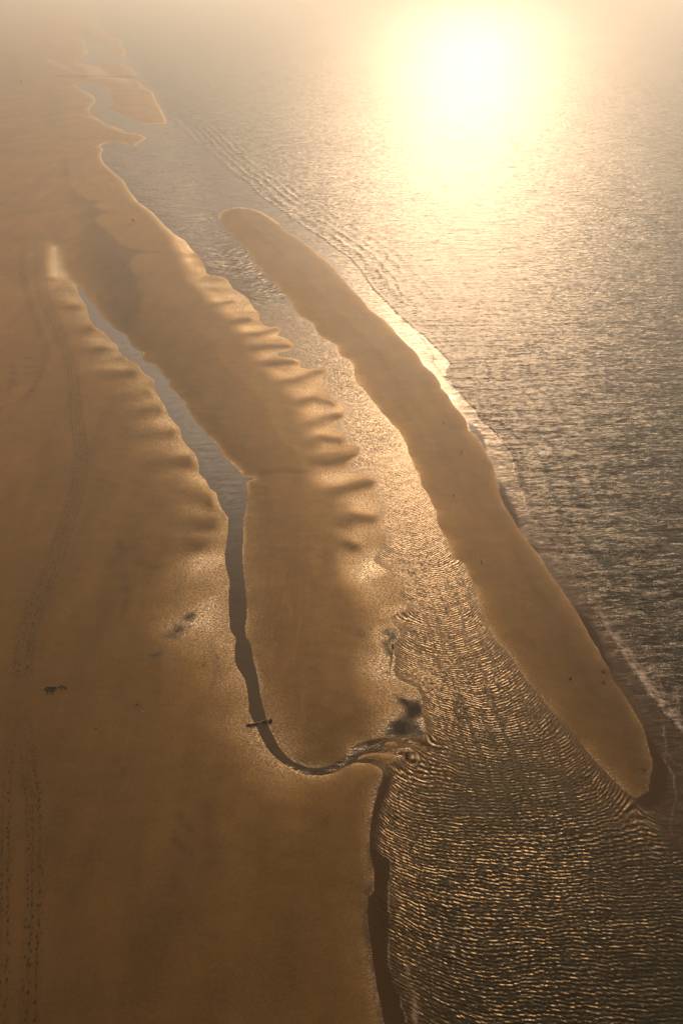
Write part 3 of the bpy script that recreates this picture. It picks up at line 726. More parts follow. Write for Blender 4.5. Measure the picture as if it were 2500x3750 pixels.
# ------------------------------------------------------------ water
def water_material():
    s = NT("tidal_water")
    geo = s.n("ShaderNodeNewGeometry")
    px, py, pz = s.sep(geo.outputs['Position'])
    u, v, lag = s.sep(s.attr('wave').outputs['Vector'])
    rip, foam, depth, calm = s.f('rip'), s.f('foam'), s.f('depth'), s.f('calm')
    M = s.math
    crm = s.f('cross'); sw = s.f('swash')
    # open sea: short wind waves in long crests (2.2 m, 0.8 m)
    a = s.noise(s.comb(M('MULTIPLY', v, 0.17), M('MULTIPLY', u, 0.85), 0.0), 1.0, 1.0, 0.5, 0.3)
    bb = s.noise(s.comb(M('MULTIPLY', v, 0.55), M('MULTIPLY', u, 3.0), 4.0), 1.0, 2.0, 0.6, 0.2)
    a0, a1, _ = s.sep(a.outputs[1]); b0, b1, _ = s.sep(bb.outputs[1])
    cc = s.noise(s.comb(M('MULTIPLY', v, 1.6), M('MULTIPLY', u, 3.6), 7.0), 1.0, 2.0, 0.6)
    e0, e1, _ = s.sep(cc.outputs[1])
    sea_y = M('ADD', centred(s, a0, SEA[0]), centred(s, b0, SEA[1]))
    lc = s.noise(s.comb(M('MULTIPLY', v, 0.06), M('MULTIPLY', u, 0.62), 12.0), 1.0, 2.0, 0.55, 0.4)
    gust = s.noise(s.comb(M('MULTIPLY', px, 0.014), M('MULTIPLY', py, 0.006), 2.0), 1.0, 4.0, 0.6).outputs[0]
    gust = s.ramp(gust, 0.36, 0.64, 0.72, 1.25)
    sea_y = M('MULTIPLY', M('ADD', sea_y, centred(s, lc.outputs[0], 0.7)), gust)
    sea_x = M('ADD', centred(s, a1, SEA[2]), centred(s, b1, SEA[3]))
    # pool: regular ripple trains, 0.55 m apart, broken up by a crossing train
    wob = s.noise(s.comb(M('MULTIPLY', v, 0.55), M('MULTIPLY', u, 0.55), 0.0), 1.0, 2.0, 0.5)
    ph = M('MULTIPLY', M('ADD', u, centred(s, wob.outputs[0], 0.7)), 2 * math.pi / 0.50)
    ph2 = M('MULTIPLY', M('ADD', M('ADD', M('MULTIPLY', u, 0.97), M('MULTIPLY', v, 0.20)), centred(s, wob.outputs[1] if False else wob.outputs[0], -0.9)), 2 * math.pi / 0.37)
    tr = M('ADD', M('MULTIPLY', M('SINE', ph), 0.72), M('MULTIPLY', M('SINE', ph2), 0.42))
    patchy = s.noise(s.comb(M('MULTIPLY', v, 0.5), M('MULTIPLY', u, 1.1), 9.0), 1.0, 3.0, 0.6)
    ampp = s.ramp(patchy.outputs[0], 0.34, 0.62, 0.25, 1.0)
    crossn = s.noise(s.comb(M('MULTIPLY', u, 0.10), 0.0, 2.0), 1.0, 2.0)
    cross = M('SINE', M('MULTIPLY', M('ADD', M('ADD', v, M('MULTIPLY', u, 0.13)), centred(s, crossn.outputs[0], 3.0)), 2 * math.pi / 2.4))
    cross2 = s.noise(s.comb(M('MULTIPLY', M('ADD', v, M('MULTIPLY', u, 0.13)), 1.0), M('MULTIPLY', u, 0.08), 6.0), 1.0, 2.0)
    gate = s.ramp(M('ADD', M('MULTIPLY', cross, 0.06), cross2.outputs[0]), 0.40, 0.50, 0.10, 1.0)
    gate = M('ADD', M('MULTIPLY', gate, crm), M('SUBTRACT', 1.0, crm))
    pool_y = M('ADD', M('ADD', centred(s, a0, 0.22), M('MULTIPLY', M('MULTIPLY', tr, ampp), M('MULTIPLY', gate, POOL[0]))), centred(s, e0, POOL[1]))
    pool_x = M('ADD', centred(s, e1, POOL[2]), centred(s, wob.outputs[0], 0.12))
    lg = s.ramp(lag, 0.3, 0.7)
    inv = M('SUBTRACT', 1.0, lg)
    sy = M('MULTIPLY', M('ADD', M('MULTIPLY', sea_y, inv), M('MULTIPLY', pool_y, lg)), rip)
    sx = M('MULTIPLY', M('ADD', M('MULTIPLY', sea_x, inv), M('MULTIPLY', pool_x, lg)), rip)
    # faint capillary texture everywhere
    cap = s.noise(s.comb(M('MULTIPLY', px, 4.0), M('MULTIPLY', py, 7.0), 1.0), 1.0, 2.0, 0.6)
    k0, k1, _ = s.sep(cap.outputs[1])
    quiet = M('SUBTRACT', 1.0, M('MULTIPLY', calm, 0.9))
    sy = M('ADD', sy, M('MULTIPLY', M('MULTIPLY', M('SUBTRACT', k0, 0.5), M('ADD', 0.5, M('MULTIPLY', inv, 1.3))), M('MULTIPLY', quiet, rip)))
    sx = M('ADD', sx, M('MULTIPLY', M('MULTIPLY', M('SUBTRACT', k1, 0.5), M('ADD', 0.5, M('MULTIPLY', inv, 0.6))), M('MULTIPLY', quiet, rip)))
    nrm = s.add_slopes(sx, sy)
    murk = s.noise(s.comb(M('MULTIPLY', px, 0.03), M('MULTIPLY', py, 0.03), 0.0), 1.0, 3.0).outputs[0]
    dd = M('ADD', depth, centred(s, murk, 0.3), clamp=True)
    col = s.mix(dd, C4(0.070, 0.036, 0.009), s.mix(lg, C4(0.020, 0.022, 0.008), C4(0.008, 0.009, 0.002)))
    col = s.mix(M('MULTIPLY', s.f('creek'), 0.8), col, C4(0.16, 0.13, 0.085))  # silvery sky reflection of creek and far lagoon put into the water colour
    fnz = s.noise(s.comb(M('MULTIPLY', px, 2.6), M('MULTIPLY', py, 2.6), 0.0), 1.0, 4.0, 0.7).outputs[0]
    fm = M('MULTIPLY', foam, s.ramp(M('ADD', fnz, M('MULTIPLY', foam, 0.25)), 0.42, 0.66), clamp=True)
    col = s.mix(fm, col, C4(0.50, 0.43, 0.36))
    b = s.n("ShaderNodeBsdfPrincipled")
    s.put(b.inputs['Base Color'], col)
    rg = M('ADD', 0.05, M('MULTIPLY', M('SUBTRACT', 1.0, calm), 0.29))
    s.put(b.inputs['Roughness'], M('ADD', M('ADD', rg, 0.06), M('MULTIPLY', fm, 0.6), clamp=True))
    b.inputs['IOR'].default_value = 1.33
    s.put(b.inputs['Specular IOR Level'], M('ADD', 0.6, M('MULTIPLY', M('MULTIPLY', lg, M('SUBTRACT', 1.0, calm)), M('ADD', 0.8, 0.0))))
    s.put(b.inputs['Specular IOR Level'], M('ADD', M('ADD', 0.58, M('MULTIPLY', s.f('creek'), 4.6)), M('MAXIMUM', M('MULTIPLY', M('MULTIPLY', lg, M('SUBTRACT', 1.0, calm)), 1.35), M('MULTIPLY', sw, 0.25))))
    s.put(b.inputs['Specular Tint'], s.mix(M('MULTIPLY', lg, M('SUBTRACT', 1.0, calm)), C4(1, 0.91, 0.79), C4(1.0, 0.74, 0.42)))
    s.put(b.inputs['Normal'], nrm)
    s.t.links.new(b.outputs[0], s.out.inputs[0])
    return s.m


SEA = (0.50, 1.15, 0.26, 1.6)
POOL = (0.33, 0.75, 0.6)

sand_mat = sand_material()
water_mat = water_material()

beach = grid_mesh("beach_sand", ZS, np.ones(NR * NC, bool), {
    'wet': WET, 'pale_gleam': PALE_GLEAM, 'film': FILM, 'damp': DAMPF, 'smear': SMEAR, 'pale': PALE,
    'track': (up(TU), up(TV), TM)})
beach['kind'] = 'structure'
beach.data.materials.append(sand_mat)

CROSS = up(patch(Pc, [(1480, 1900), (1640, 1980), (1760, 2300), (1960, 2600), (2160, 2860), (2080, 3050), (1880, 3060), (1700, 2900), (1560, 2500), (1470, 2150)], 3.5, 3.5))
LAGW = lag * smooth((G(0, 1120)[1] - YF) / 60.0 + 0.5)
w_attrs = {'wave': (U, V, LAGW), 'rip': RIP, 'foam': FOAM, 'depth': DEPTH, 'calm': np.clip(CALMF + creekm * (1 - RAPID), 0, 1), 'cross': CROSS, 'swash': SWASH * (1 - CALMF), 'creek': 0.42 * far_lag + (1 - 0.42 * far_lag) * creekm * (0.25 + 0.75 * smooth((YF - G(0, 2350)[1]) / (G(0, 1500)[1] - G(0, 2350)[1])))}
is_water = SD < 0.25
creek_k = is_water & (creekm > 0.5)
lag_k = is_water & (lag > 0.5) & ~creek_k
sea_k = is_water & ~lag_k & ~creek_k


def water_part(name, mask):
    # a quad belongs to the first of creek / lagoon / sea that its first corner is in
    idx = np.arange(NR * NC).reshape(NR, NC)
    q = np.stack([idx[:-1, :-1], idx[1:, :-1], idx[1:, 1:], idx[:-1, 1:]], -1).reshape(-1, 4)
    return q


cls = np.where(creekm > 0.5, 2, np.where(lag > 0.5, 1, 0))


def water_mesh(name, k):
    idx = np.arange(NR * NC).reshape(NR, NC)
    q = np.stack([idx[:-1, :-1], idx[1:, :-1], idx[1:, 1:], idx[:-1, 1:]], -1).reshape(-1, 4)
    q = q[is_water[q].any(1) & (cls[q[:, 0]] == k)]
    used = np.zeros(NR * NC, bool)
    used[q.ravel()] = True
    remap = np.cumsum(used) - 1
    Zw = ZW * smooth(dsh / 0.8)
    co = np.stack([XF[used], YF[used], Zw[used]], 1).astype(np.float32)
    q = remap[q].astype(np.int32)
    me = bpy.data.meshes.new(name)
    me.vertices.add(len(co)); me.vertices.foreach_set("co", co.ravel())
    me.loops.add(q.size); me.loops.foreach_set("vertex_index", q.ravel())
    me.polygons.add(len(q))
    me.polygons.foreach_set("loop_start", np.arange(0, q.size, 4, dtype=np.int32))
    me.polygons.foreach_set("use_smooth", np.ones(len(q), bool))
    me.update(calc_edges=True)
    for kk, v in w_attrs.items():
        if isinstance(v, tuple):
            a = me.attributes.new(kk, 'FLOAT_VECTOR', 'POINT')
            a.data.foreach_set("vector", np.stack([c[used] for c in v], 1).astype(np.float32).ravel())
        else:
            a = me.attributes.new(kk, 'FLOAT', 'POINT')
            a.data.foreach_set("value", v[used].astype(np.float32))
    ob = bpy.data.objects.new(name, me)
    C.collection.objects.link(ob)
    ob['kind'] = 'structure'
    me.materials.append(water_mat)
    return ob


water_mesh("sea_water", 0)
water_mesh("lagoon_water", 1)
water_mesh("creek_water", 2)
print("grid", NR, NC)


def ground_z(x, y):
    k = int(np.argmin((XF - x) ** 2 + (YF - y) ** 2))
    return max(float(ZS[k]), 0.0)

# ------------------------------------------------------------ things on the beach
def flat_mat(name, col, rough=0.6, scale=12.0, var=0.35, bump=0.0):
    s = NT(name)
    tc = s.n("ShaderNodeTexCoord")
    n = s.noise(tc.outputs['Object'], scale, 4, 0.6).outputs[0]
    k = s.math('ADD', 1.0 - var / 2, s.math('MULTIPLY', n, var))
    mul = s.n("ShaderNodeMix", data_type='RGBA', blend_type='MULTIPLY')
    mul.inputs[0].default_value = 1.0
    mul.inputs[6].default_value = C4(*col)
    s.put(mul.inputs[7], s.comb(k, k, k))
    b = s.n("ShaderNodeBsdfPrincipled")
    s.put(b.inputs['Base Color'], mul.outputs[2])
    b.inputs['Roughness'].default_value = rough
    s.t.links.new(b.outputs[0], s.out.inputs[0])
    return s.m


M_SKIN = flat_mat("skin", (0.32, 0.19, 0.12), 0.5)
M_RED = flat_mat("red_cloth", (0.16, 0.012, 0.008), 0.8, 30)
M_DARKRED = flat_mat("dark_cloth", (0.03, 0.022, 0.018), 0.8, 30)
M_BLUECL = flat_mat("grey_cloth", (0.045, 0.04, 0.04), 0.8, 30)
M_TROUS = flat_mat("trouser_cloth", (0.10, 0.07, 0.045), 0.8, 30)
M_TROUS2 = flat_mat("dark_trouser_cloth", (0.03, 0.025, 0.022), 0.8, 30)
M_HAIR = flat_mat("hair", (0.03, 0.018, 0.01), 0.6, 40)
M_FEATH = flat_mat("grey_feathers", (0.16, 0.13, 0.10), 0.6, 20)
M_WHITE = flat_mat("white_feathers", (0.62, 0.57, 0.50), 0.55, 20, 0.15)
M_BEAK = flat_mat("beak", (0.45, 0.22, 0.03), 0.4)
M_LEG = flat_mat("bird_leg", (0.25, 0.12, 0.06), 0.5)
M_WOOD = flat_mat("weathered_wood", (0.26, 0.19, 0.12), 0.75, 6, 0.7)
M_POST = flat_mat("post_wood", (0.07, 0.05, 0.035), 0.8, 6, 0.7)
M_WEED = flat_mat("seaweed", (0.018, 0.012, 0.006), 0.45, 14, 0.8)
M_SHELL = flat_mat("shell", (0.62, 0.52, 0.42), 0.5, 20, 0.3)


def link_mesh(name, me, mat, parent=None):
    me.materials.clear()
    me.materials.append(mat)
    for p in me.polygons:
        p.use_smooth = True
    o = bpy.data.objects.new(name, me)
    C.collection.objects.link(o)
    if parent:
        o.parent = parent
    return o


def skin_mesh(name, pts, edges, rad, sub=1):
    """pts: list of xyz; rad: list of (rx, ry); grow one continuous surface"""
    me = bpy.data.meshes.new(name)
    me.from_pydata(pts, edges, [])
    tmp = bpy.data.objects.new(name + "_tmp", me)
    C.collection.objects.link(tmp)
    tmp.modifiers.new("s", 'SKIN')
    if not me.skin_vertices:
        bpy.context.view_layer.update()
    for i, v in enumerate(me.skin_vertices[0].data):
        v.radius = rad[i] if isinstance(rad[i], tuple) else (rad[i], rad[i])
        v.use_root = (i == 0)
    sb = tmp.modifiers.new("d", 'SUBSURF')
    sb.levels = sb.render_levels = sub
    dg = bpy.context.evaluated_depsgraph_get()
    out = bpy.data.meshes.new_from_object(tmp.evaluated_get(dg))
    out.name = name
    bpy.data.objects.remove(tmp)
    bpy.data.meshes.remove(me)
    return out


def ball(name, c, r, mat, parent, seg=16, sq=(1, 1, 1)):
    bm = bmesh.new()
    bmesh.ops.create_uvsphere(bm, u_segments=seg, v_segments=seg // 2 + 2, radius=1.0)
    for v in bm.verts:
        v.co = Vector((v.co.x * r * sq[0] + c[0], v.co.y * r * sq[1] + c[1], v.co.z * r * sq[2] + c[2]))
    me = bpy.data.meshes.new(name)
    bm.to_mesh(me)
    bm.free()
    return link_mesh(name, me, mat, parent)


def person(px, py, rot, top_m, trouser_m, label, group=None, stride=0.12, h=1.74):
    x, y = G(px, py)
    root = bpy.data.objects.new("person", None)
    C.collection.objects.link(root)
    root.location = (x, y, ground_z(x, y))
    root.rotation_euler = (0, 0, rot)
    k = h / 1.74
    st = stride
    P_ = [(0, 0, .95), (0, 0, 1.12), (0, .01, 1.34), (0, .01, 1.45), (0, .02, 1.52), (0, .02, 1.60), (0, .03, 1.70),     # 0-6 pelvis..crown
          (.10, 0, .90), (.11, st, .50), (.11, st * 1.1, .10), (.11, st * 1.1 + .16, .045),                         # right leg 7-10
          (-.10, 0, .90), (-.11, -st, .50), (-.11, -st * 1.5, .12), (-.11, -st * 1.5 + .15, .045),                   # left leg 11-14
          (.19, .0, 1.42), (.25, -.03, 1.14), (.27, .06, .90), (.275, .09, .82),                                    # right arm 15-18
          (-.19, .0, 1.42), (-.25, .03, 1.14), (-.27, .12, .91), (-.275, .16, .83)]                                 # left arm 19-22
    E_ = [(0, 1), (1, 2), (2, 3), (3, 4), (4, 5), (5, 6), (0, 7), (7, 8), (8, 9), (9, 10), (0, 11), (11, 12), (12, 13), (13, 14),
          (3, 15), (15, 16), (16, 17), (17, 18), (3, 19), (19, 20), (20, 21), (21, 22)]
    R_ = [(.14, .11), (.13, .10), (.16, .11), (.10, .08), (.055, .055), (.085, .10), (.07, .085), .085, .06, .042, .035, .085, .06, .042, .035,
          .055, .042, .032, .035, .055, .042, .032, .035]
    n0 = len(P_)
    for side, w in ((1, 18), (-1, 22)):                      # five short fingers each side
        bx, by, bz = P_[w]
        for f_, (dx, dy, L) in enumerate([(0.0, .035, .075), (0.0, .014, .09), (0, -.008, .085), (0, -.03, .065), (-.02 * side, .045, .05)]):
            P_.append((bx + dx, by + dy, bz - .03)); P_.append((bx + dx * 1.4, by + dy * 1.1 + .01, bz - .03 - L))
            E_ += [(w, len(P_) - 2), (len(P_) - 2, len(P_) - 1)]
            R_ += [.011, .008]
    P_ = [(a * k, b * k, c * k) for a, b, c in P_]
    link_mesh("body", skin_mesh("body", P_, E_, R_, 1), M_SKIN, root)
    # jacket over torso and arms
    tp = [P_[i] for i in (0, 1, 2, 3, 15, 16, 17, 19, 20, 21)]
    te = [(0, 1), (1, 2), (2, 3), (3, 4), (4, 5), (5, 6), (3, 7), (7, 8), (8, 9)]
    tr_ = [(.17, .14), (.165, .135), (.19, .145), (.13, .11), .075, .062, .05, .075, .062, .05]
    link_mesh("jacket", skin_mesh("jacket", tp, te, tr_, 1), top_m, root)
    lp = [P_[i] for i in (0, 7, 8, 9, 11, 12, 13)]
    link_mesh("trousers", skin_mesh("trousers", lp, [(0, 1), (1, 2), (2, 3), (0, 4), (4, 5), (5, 6)], [(.15, .12), .10, .078, .06, .10, .078, .06], 1), trouser_m, root)
    ball("hair", (0, .0, 1.665 * k), .105, M_HAIR, root, 16, (.92, 1.05, 1.0))
    ball("nose", (0, .13 * k, 1.62 * k), .016, M_SKIN, root, 8)
    root['label'] = label
    root['category'] = 'person'
    if group:
        root['group'] = group
    return root


p1 = person(1436, 2381, R(-60), M_RED, M_TROUS, "person in a dark red top and light trousers standing at the lagoon's edge", stride=0.03)
p2 = person(487.0, 818, R(170), M_DARKRED, M_TROUS2, "left one of two people walking side by side on the far sand, dark clothes", "two people walking on the far sand", h=1.82)
p3 = person(493.8, 819, R(165), M_BLUECL, M_TROUS, "right one of two people walking side by side on the far sand, paler and shorter", "two people walking on the far sand", h=1.66)


def wing_mesh(side, spread, span=0.62):
    """folded (spread 0) or open (spread 1) wing with a cambered, thick section"""
    bm = bmesh.new()
    rings = []
    n = 7
    for i in range(n):
        t = i / (n - 1)
        if spread:
            cx = side * (0.05 + span * t); cy = 0.06 - 0.16 * t * t; cz = 0.06 + 0.10 * math.sin(t * 2.4); ch = 0.17 * (1 - t) ** 0.6 + 0.02
        else:
            cx = side * (0.07 + 0.025 * math.sin(t * 3.1)); cy = 0.12 - 0.42 * t; cz = 0.05 - 0.03 * t; ch = 0.07 * (1 - t * 0.8)
        r = []
        for q in range(8):
            a_ = q / 8 * 2 * math.pi
            if spread:
                r.append(bm.verts.new((cx, cy + ch / 2 * math.cos(a_), cz + (0.014 * (1 - t) + 0.003) * math.sin(a_) + 0.01 * math.sin(a_ / 2))))
            else:
                r.append(bm.verts.new((cx + 0.012 * math.cos(a_), cy, cz + ch * math.sin(a_))))
        rings.append(r)
    for a_, b_ in zip(rings, rings[1:]):
        for q in range(8):
            bm.faces.new((a_[q], a_[(q + 1) % 8], b_[(q + 1) % 8], b_[q]))
    bm.faces.new(rings[0][::-1]); bm.faces.new(rings[-1])
    bmesh.ops.recalc_face_normals(bm, faces=bm.faces)
    me = bpy.data.meshes.new("wing")
    bm.to_mesh(me)
    bm.free()
    return me


def gull(flying=False):
    root = bpy.data.objects.new("gull", None)
    C.collection.objects.link(root)
    z0 = 0.0 if flying else 0.20
    pts = [(0, 0, z0), (0, .12, z0 + .03), (0, .20, z0 + (.05 if flying else .12)), (0, .27, z0 + (.06 if flying else .16)), (0, -.14, z0 - .01), (0, -.27, z0 - .01)]
    body = link_mesh("body", skin_mesh("gull_body", pts, [(0, 1), (1, 2), (2, 3), (0, 4), (4, 5)], [(.085, .08), (.075, .07), .045, .048, (.06, .05), (.035, .012)], 2), M_WHITE, root)
    bm = bmesh.new()
    bmesh.ops.create_cone(bm, cap_ends=True, segments=8, radius1=.014, radius2=.004, depth=.07)
    me = bpy.data.meshes.new("beak")
    bm.to_mesh(me); bm.free()
    me.transform(Matrix.Translation((0, .345, pts[3][2] - .005)) @ Matrix.Rotation(-math.pi / 2, 4, 'X'))
    link_mesh("beak", me, M_BEAK, root)
    for s_ in (-1, 1):
        w = wing_mesh(s_, flying)
        w.transform(Matrix.Translation((0, 0, z0)))
        link_mesh("wing", w, M_WHITE if flying else M_FEATH, root)
        if not flying:
            link_mesh("leg", skin_mesh("gull_leg", [(s_ * .03, -.01, z0 - .03), (s_ * .032, -.03, .10), (s_ * .032, -.01, .012), (s_ * .045, .05, .008), (s_ * .02, .05, .008)],
                                       [(0, 1), (1, 2), (2, 3), (2, 4)], [.014, .009, .008, .007, .007], 1), M_LEG, root)
    return root


def copy_thing(src):
    r = src.copy()
    C.collection.objects.link(r)
    for ch in src.children:
        c = ch.copy()
        C.collection.objects.link(c)
        c.parent = r
    return r


BIRDS = [((2353, 2809), 40, "seabird standing nearest the low rounded tip of the outer sandbar"),
         ((2084, 2481), 100, "seabird in the middle of the outer sandbar's low end, away from both shores"),
         ((2205.5, 2453), 75, "seabird by the seaward edge of the outer bar, upper one of two in line"),
         ((2205.5, 2493), 60, "seabird by the seaward edge of the outer bar, lower one of two in line"),
         ((1761, 2055), 200, "lone seabird on the outer bar beside the notch where the bar juts into the lagoon"),
         ((1660, 1813), 150, "lone seabird on the outer bar between lagoon and sea, halfway along it"),
         ((1770, 1688), 10, "seabird on the outer bar close above the widest glassy strip of its sea shore"),
         ((1687, 1658), 90, "seabird on the outer bar just left of the bird by the sea shore"),
         ((1623.5, 1552), 120, "seabird on the outer bar above the two birds near its sea shore"),
         ((1428, 1236), 30, "farthest seabird on the outer bar, at the sea shore where the wet strip begins")]
g0 = gull()
for i, (pp, rot, lab) in enumerate(BIRDS):
    o = g0 if i == 0 else copy_thing(g0)
    x, y = G(*pp)
    o.location = (x, y, ground_z(x, y))
    o.rotation_euler = (0, 0, R(rot))
    o.scale = (1.0,) * 3
    o['label'] = lab
    o['category'] = 'bird'
    o['group'] = 'seabirds standing on the outer sandbar'
fly = gull(True)
fly.location = (-107.8, 270.0, 69.3)
fly.rotation_euler = (R(8), R(46), R(70))
fly['label'] = "white gull gliding high over the hazy beach at the far left"
fly['category'] = 'bird'


def tube(name, pts, rads, mat, parent=None, seg=10):
    bm = bmesh.new()
    rings = []
    for i, (p, r_) in enumerate(zip(pts, rads)):
        p = Vector(p)
        d = Vector(pts[min(i + 1, len(pts) - 1)]) - Vector(pts[max(i - 1, 0)])
        d.normalize()
        u_ = d.cross(Vector((0, 0, 1)))
        u_ = u_.normalized() if u_.length > 1e-4 else Vector((1, 0, 0))
        v_ = u_.cross(d)
        rings.append([bm.verts.new(p + (u_ * math.cos(q / seg * 2 * math.pi) + v_ * math.sin(q / seg * 2 * math.pi)) * r_ * (1 + 0.12 * math.sin(q * 2.1 + i))) for q in range(seg)])
    for a_, b_ in zip(rings, rings[1:]):
        for q in range(seg):
            bm.faces.new((a_[q], a_[(q + 1) % seg], b_[(q + 1) % seg], b_[q]))
    bm.faces.new(rings[0][::-1]); bm.faces.new(rings[-1])
    bmesh.ops.recalc_face_normals(bm, faces=bm.faces)
    me = bpy.data.meshes.new(name)
    bm.to_mesh(me); bm.free()
    return link_mesh(name, me, mat, parent)


# the log across the creek, sagging under water in the middle
lp = [(903, 2656, .10), (914, 2655, .14), (926, 2653, .15), (936, 2650, .13), (944, 2647.5, .05), (953, 2645, -.10), (960, 2643, -.02), (968, 2641.5, .12), (978, 2640, .17), (987, 2639, .18)]
pts_l = []
for a_, b_, dz in lp:
    x, y = G(a_, b_)
    pts_l.append((x, y, dz + 0.02))
log = tube("fallen_log", pts_l, [.06, .10, .11, .12, .11, .11, .12, .13, .11, .07], M_WOOD)
log['label'] = "long weathered log lying across the narrow creek, its middle under water"
log['category'] = 'log'


def weed(name, cx, cy, lx, ly, n, seed, rot=0.0, L=0.5):
    rr = random.Random(seed)
    bm = bmesh.new()
    gx, gy = G(cx, cy)
    gz = ground_z(gx, gy)
    for k in range(n):
        while True:
            ox, oy = rr.uniform(-1, 1), rr.uniform(-1, 1)
            if ox * ox + oy * oy < 1:
                break
        ox *= lx; oy *= ly
        ang = rr.gauss(rot, 0.5)
        ln = L * rr.uniform(.5, 1.2)
        prev = None
        w = rr.uniform(.03, .07)
        h0 = rr.uniform(.02, .12)
        for i in range(5):
            t = i / 4
            x = ox + math.cos(ang) * ln * (t - .5) + .05 * math.sin(t * 5 + k)
            y = oy + math.sin(ang) * ln * (t - .5) + .05 * math.cos(t * 4 + k)
            z = h0 * math.sin(math.pi * min(max(t, .1), .9)) + .015
            ww = w * math.sin(math.pi * (0.15 + 0.7 * t))
            nx, ny = -math.sin(ang) * ww, math.cos(ang) * ww
            ring = [bm.verts.new((x + nx, y + ny, z)), bm.verts.new((x, y, z + .03)), bm.verts.new((x - nx, y - ny, z)), bm.verts.new((x, y, z - .02))]
            if prev:
                for q in range(4):
                    bm.faces.new((prev[q], prev[(q + 1) % 4], ring[(q + 1) % 4], ring[q]))
            else:
                bm.faces.new(ring[::-1])
            prev = ring
        bm.faces.new(prev)
    bmesh.ops.recalc_face_normals(bm, faces=bm.faces)
    me = bpy.data.meshes.new(name)
    bm.to_mesh(me); bm.free()
    o = link_mesh(name, me, M_WEED)
    o.location = (gx, gy, gz)
    return o


def px_size(py):
    x, y = G(1250, py)
    return math.hypot(CAM_H, y) / F_PX


k = px_size(2530)
w1 = weed("seaweed_heap", 190, 2532, 20 * k, 9 * k, 75, 4, R(28), .55)
w1['label'] = "dark ragged heap of seaweed alone on the lower beach beside the tracks"
w1['category'] = 'seaweed'
w1b = weed("seaweed_clump", 198, 2530, 5 * k, 7 * k, 45, 9, R(60), .4)
w1b['label'] = "densest dark knot of weed in the middle of the ragged seaweed heap"
w1b['category'] = 'seaweed'
for i, (a_, b_) in enumerate([(221, 2526), (230, 2521), (236, 2522), (243, 2525), (233, 2532), (247, 2531), (181, 2549), (198, 2547)]):
    o = weed("seaweed_scrap", a_, b_, .10, .06, 5, 30 + i, R(10), .28)
    o['label'] = "small dark scrap of weed scattered just beyond the seaweed heap"
    o['category'] = 'seaweed'
    o['group'] = "seaweed scraps around the seaweed heap"
k = px_size(2645)
w2 = weed("seaweed_clump", 991, 2641, 6 * k, 9 * k, 30, 12, R(-60), .35)
w2['label'] = "dark tangle of weed caught on the right end of the log, on the sand bank"
w2['category'] = 'seaweed'
w3 = weed("seaweed_clump", 913, 2654, 9 * k, 3 * k, 22, 14, R(5), .3)
w3['label'] = "dark tangle of weed under the left end of the log across the creek"
w3['category'] = 'seaweed'
for a_, b_, lab in [(119, 1438, "dark weed patch beside the curving side track on the upper left beach"), (504, 2586, "small dark weed spot on bare sand, right of the seaweed heap"), (357, 2677, "tiny dark weed speck on bare sand below the seaweed heap")]:
    o = weed("seaweed_clump", a_, b_, .35 if b_ < 2000 else .09, .07, 7, int(a_), 0.2, .35 if b_ < 2000 else .16)
    o['label'] = lab
    o['category'] = 'seaweed'

# shell
bm = bmesh.new()
bmesh.ops.create_uvsphere(bm, u_segments=16, v_segments=8, radius=1)
for v in bm.verts:
    a_ = math.atan2(v.co.y, v.co.x)
    r_ = 1 + .06 * math.sin(a_ * 9)
    v.co = Vector((v.co.x * .10 * r_, v.co.y * .085 * r_, max(v.co.z, -.2) * .045))
me = bpy.data.meshes.new("shell")
bm.to_mesh(me); bm.free()
sh = link_mesh("shell", me, M_SHELL)
x, y = G(525, 2614)
sh.location = (x, y, ground_z(x, y) + .01)
sh['label'] = "single pale shell on bare sand below and right of the seaweed heap"
sh['category'] = 'shell'

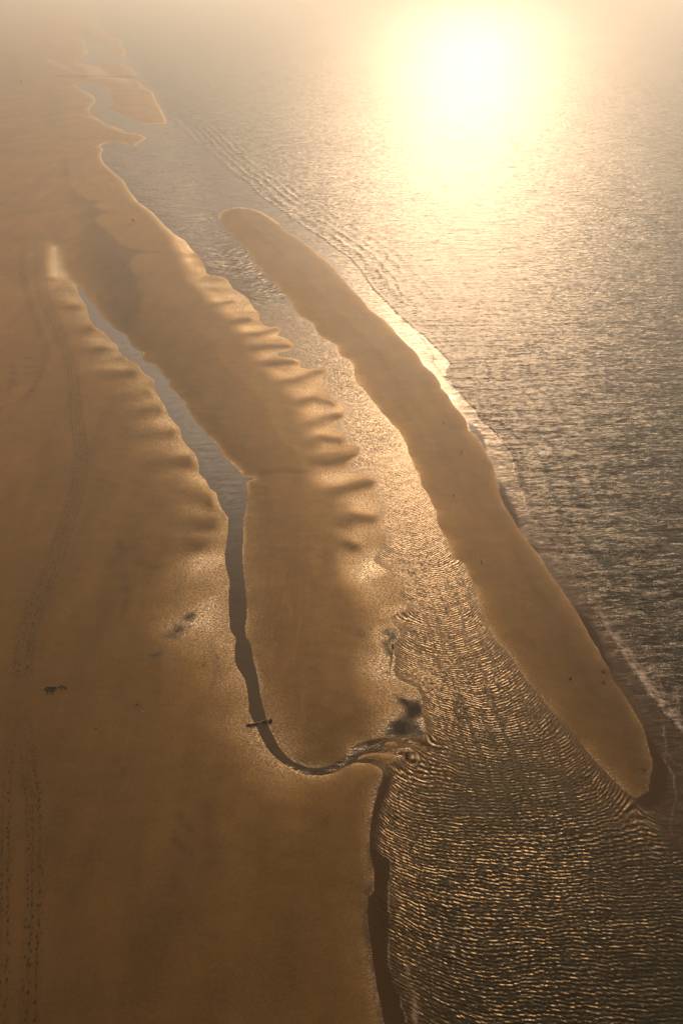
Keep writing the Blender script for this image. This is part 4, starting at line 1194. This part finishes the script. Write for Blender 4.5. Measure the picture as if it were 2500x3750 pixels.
# the far groyne: a double row of posts running down into the water
gr = bpy.data.objects.new("groyne", None)
C.collection.objects.link(gr)
ga, gb = Vector(G(215, 284)), Vector(G(500, 284.5))
gr.location = (ga.x, ga.y, 0)
gr['label'] = "far row of short dark wooden posts crossing the hazy beach to the sea"
gr['category'] = 'groyne'
bm = bmesh.new()
bmesh.ops.create_cone(bm, cap_ends=True, segments=8, radius1=.17, radius2=.14, depth=2.4)
for v in bm.verts:
    v.co.z += 0.7 + 0.04 * math.sin(v.co.x * 30)
post_me = bpy.data.meshes.new("post")
bm.to_mesh(post_me); bm.free()
post_me.materials.append(M_POST)
NP = 92
for i in range(NP):
    t = (i // 2) / (NP / 2 - 1)
    p_ = ga.lerp(gb, t)
    o = bpy.data.objects.new("post", post_me)
    C.collection.objects.link(o)
    o.parent = gr
    o.location = (p_.x - ga.x + random.uniform(-.2, .2), p_.y - ga.y + (1.3 if i % 2 else -1.3) + random.uniform(-.15, .15), ground_z(p_.x, p_.y) - .25 + random.uniform(-.3, .15))
    o.rotation_euler = (random.uniform(-.05, .05), random.uniform(-.05, .05), random.uniform(0, 6))

# ------------------------------------------------------------ haze
hm = bpy.data.materials.new("haze_air")
hm.use_nodes = True
hn = hm.node_tree.nodes
hn.clear()
ho = hn.new("ShaderNodeOutputMaterial")
hv = hn.new("ShaderNodeVolumePrincipled")
hv.inputs['Color'].default_value = (0.60, 0.65, 0.68, 1)
hv.inputs['Density'].default_value = 0.00082
hv.inputs['Anisotropy'].default_value = 0.53
hm.node_tree.links.new(hv.outputs[0], ho.inputs['Volume'])
bmz = bmesh.new()
bmesh.ops.create_cube(bmz, size=1.0)
hme = bpy.data.meshes.new("haze")
bmz.to_mesh(hme)
haze = bpy.data.objects.new("haze", hme)
x0, x1, y0, y1, z0, z1 = -7600, 7600, -160, 7600, -3.6, CAM_H + 4
haze.location = ((x0 + x1) / 2, (y0 + y1) / 2, (z0 + z1) / 2)
haze.scale = (x1 - x0, y1 - y0, z1 - z0)
C.collection.objects.link(haze)
hme.materials.append(hm)
haze['kind'] = 'stuff'
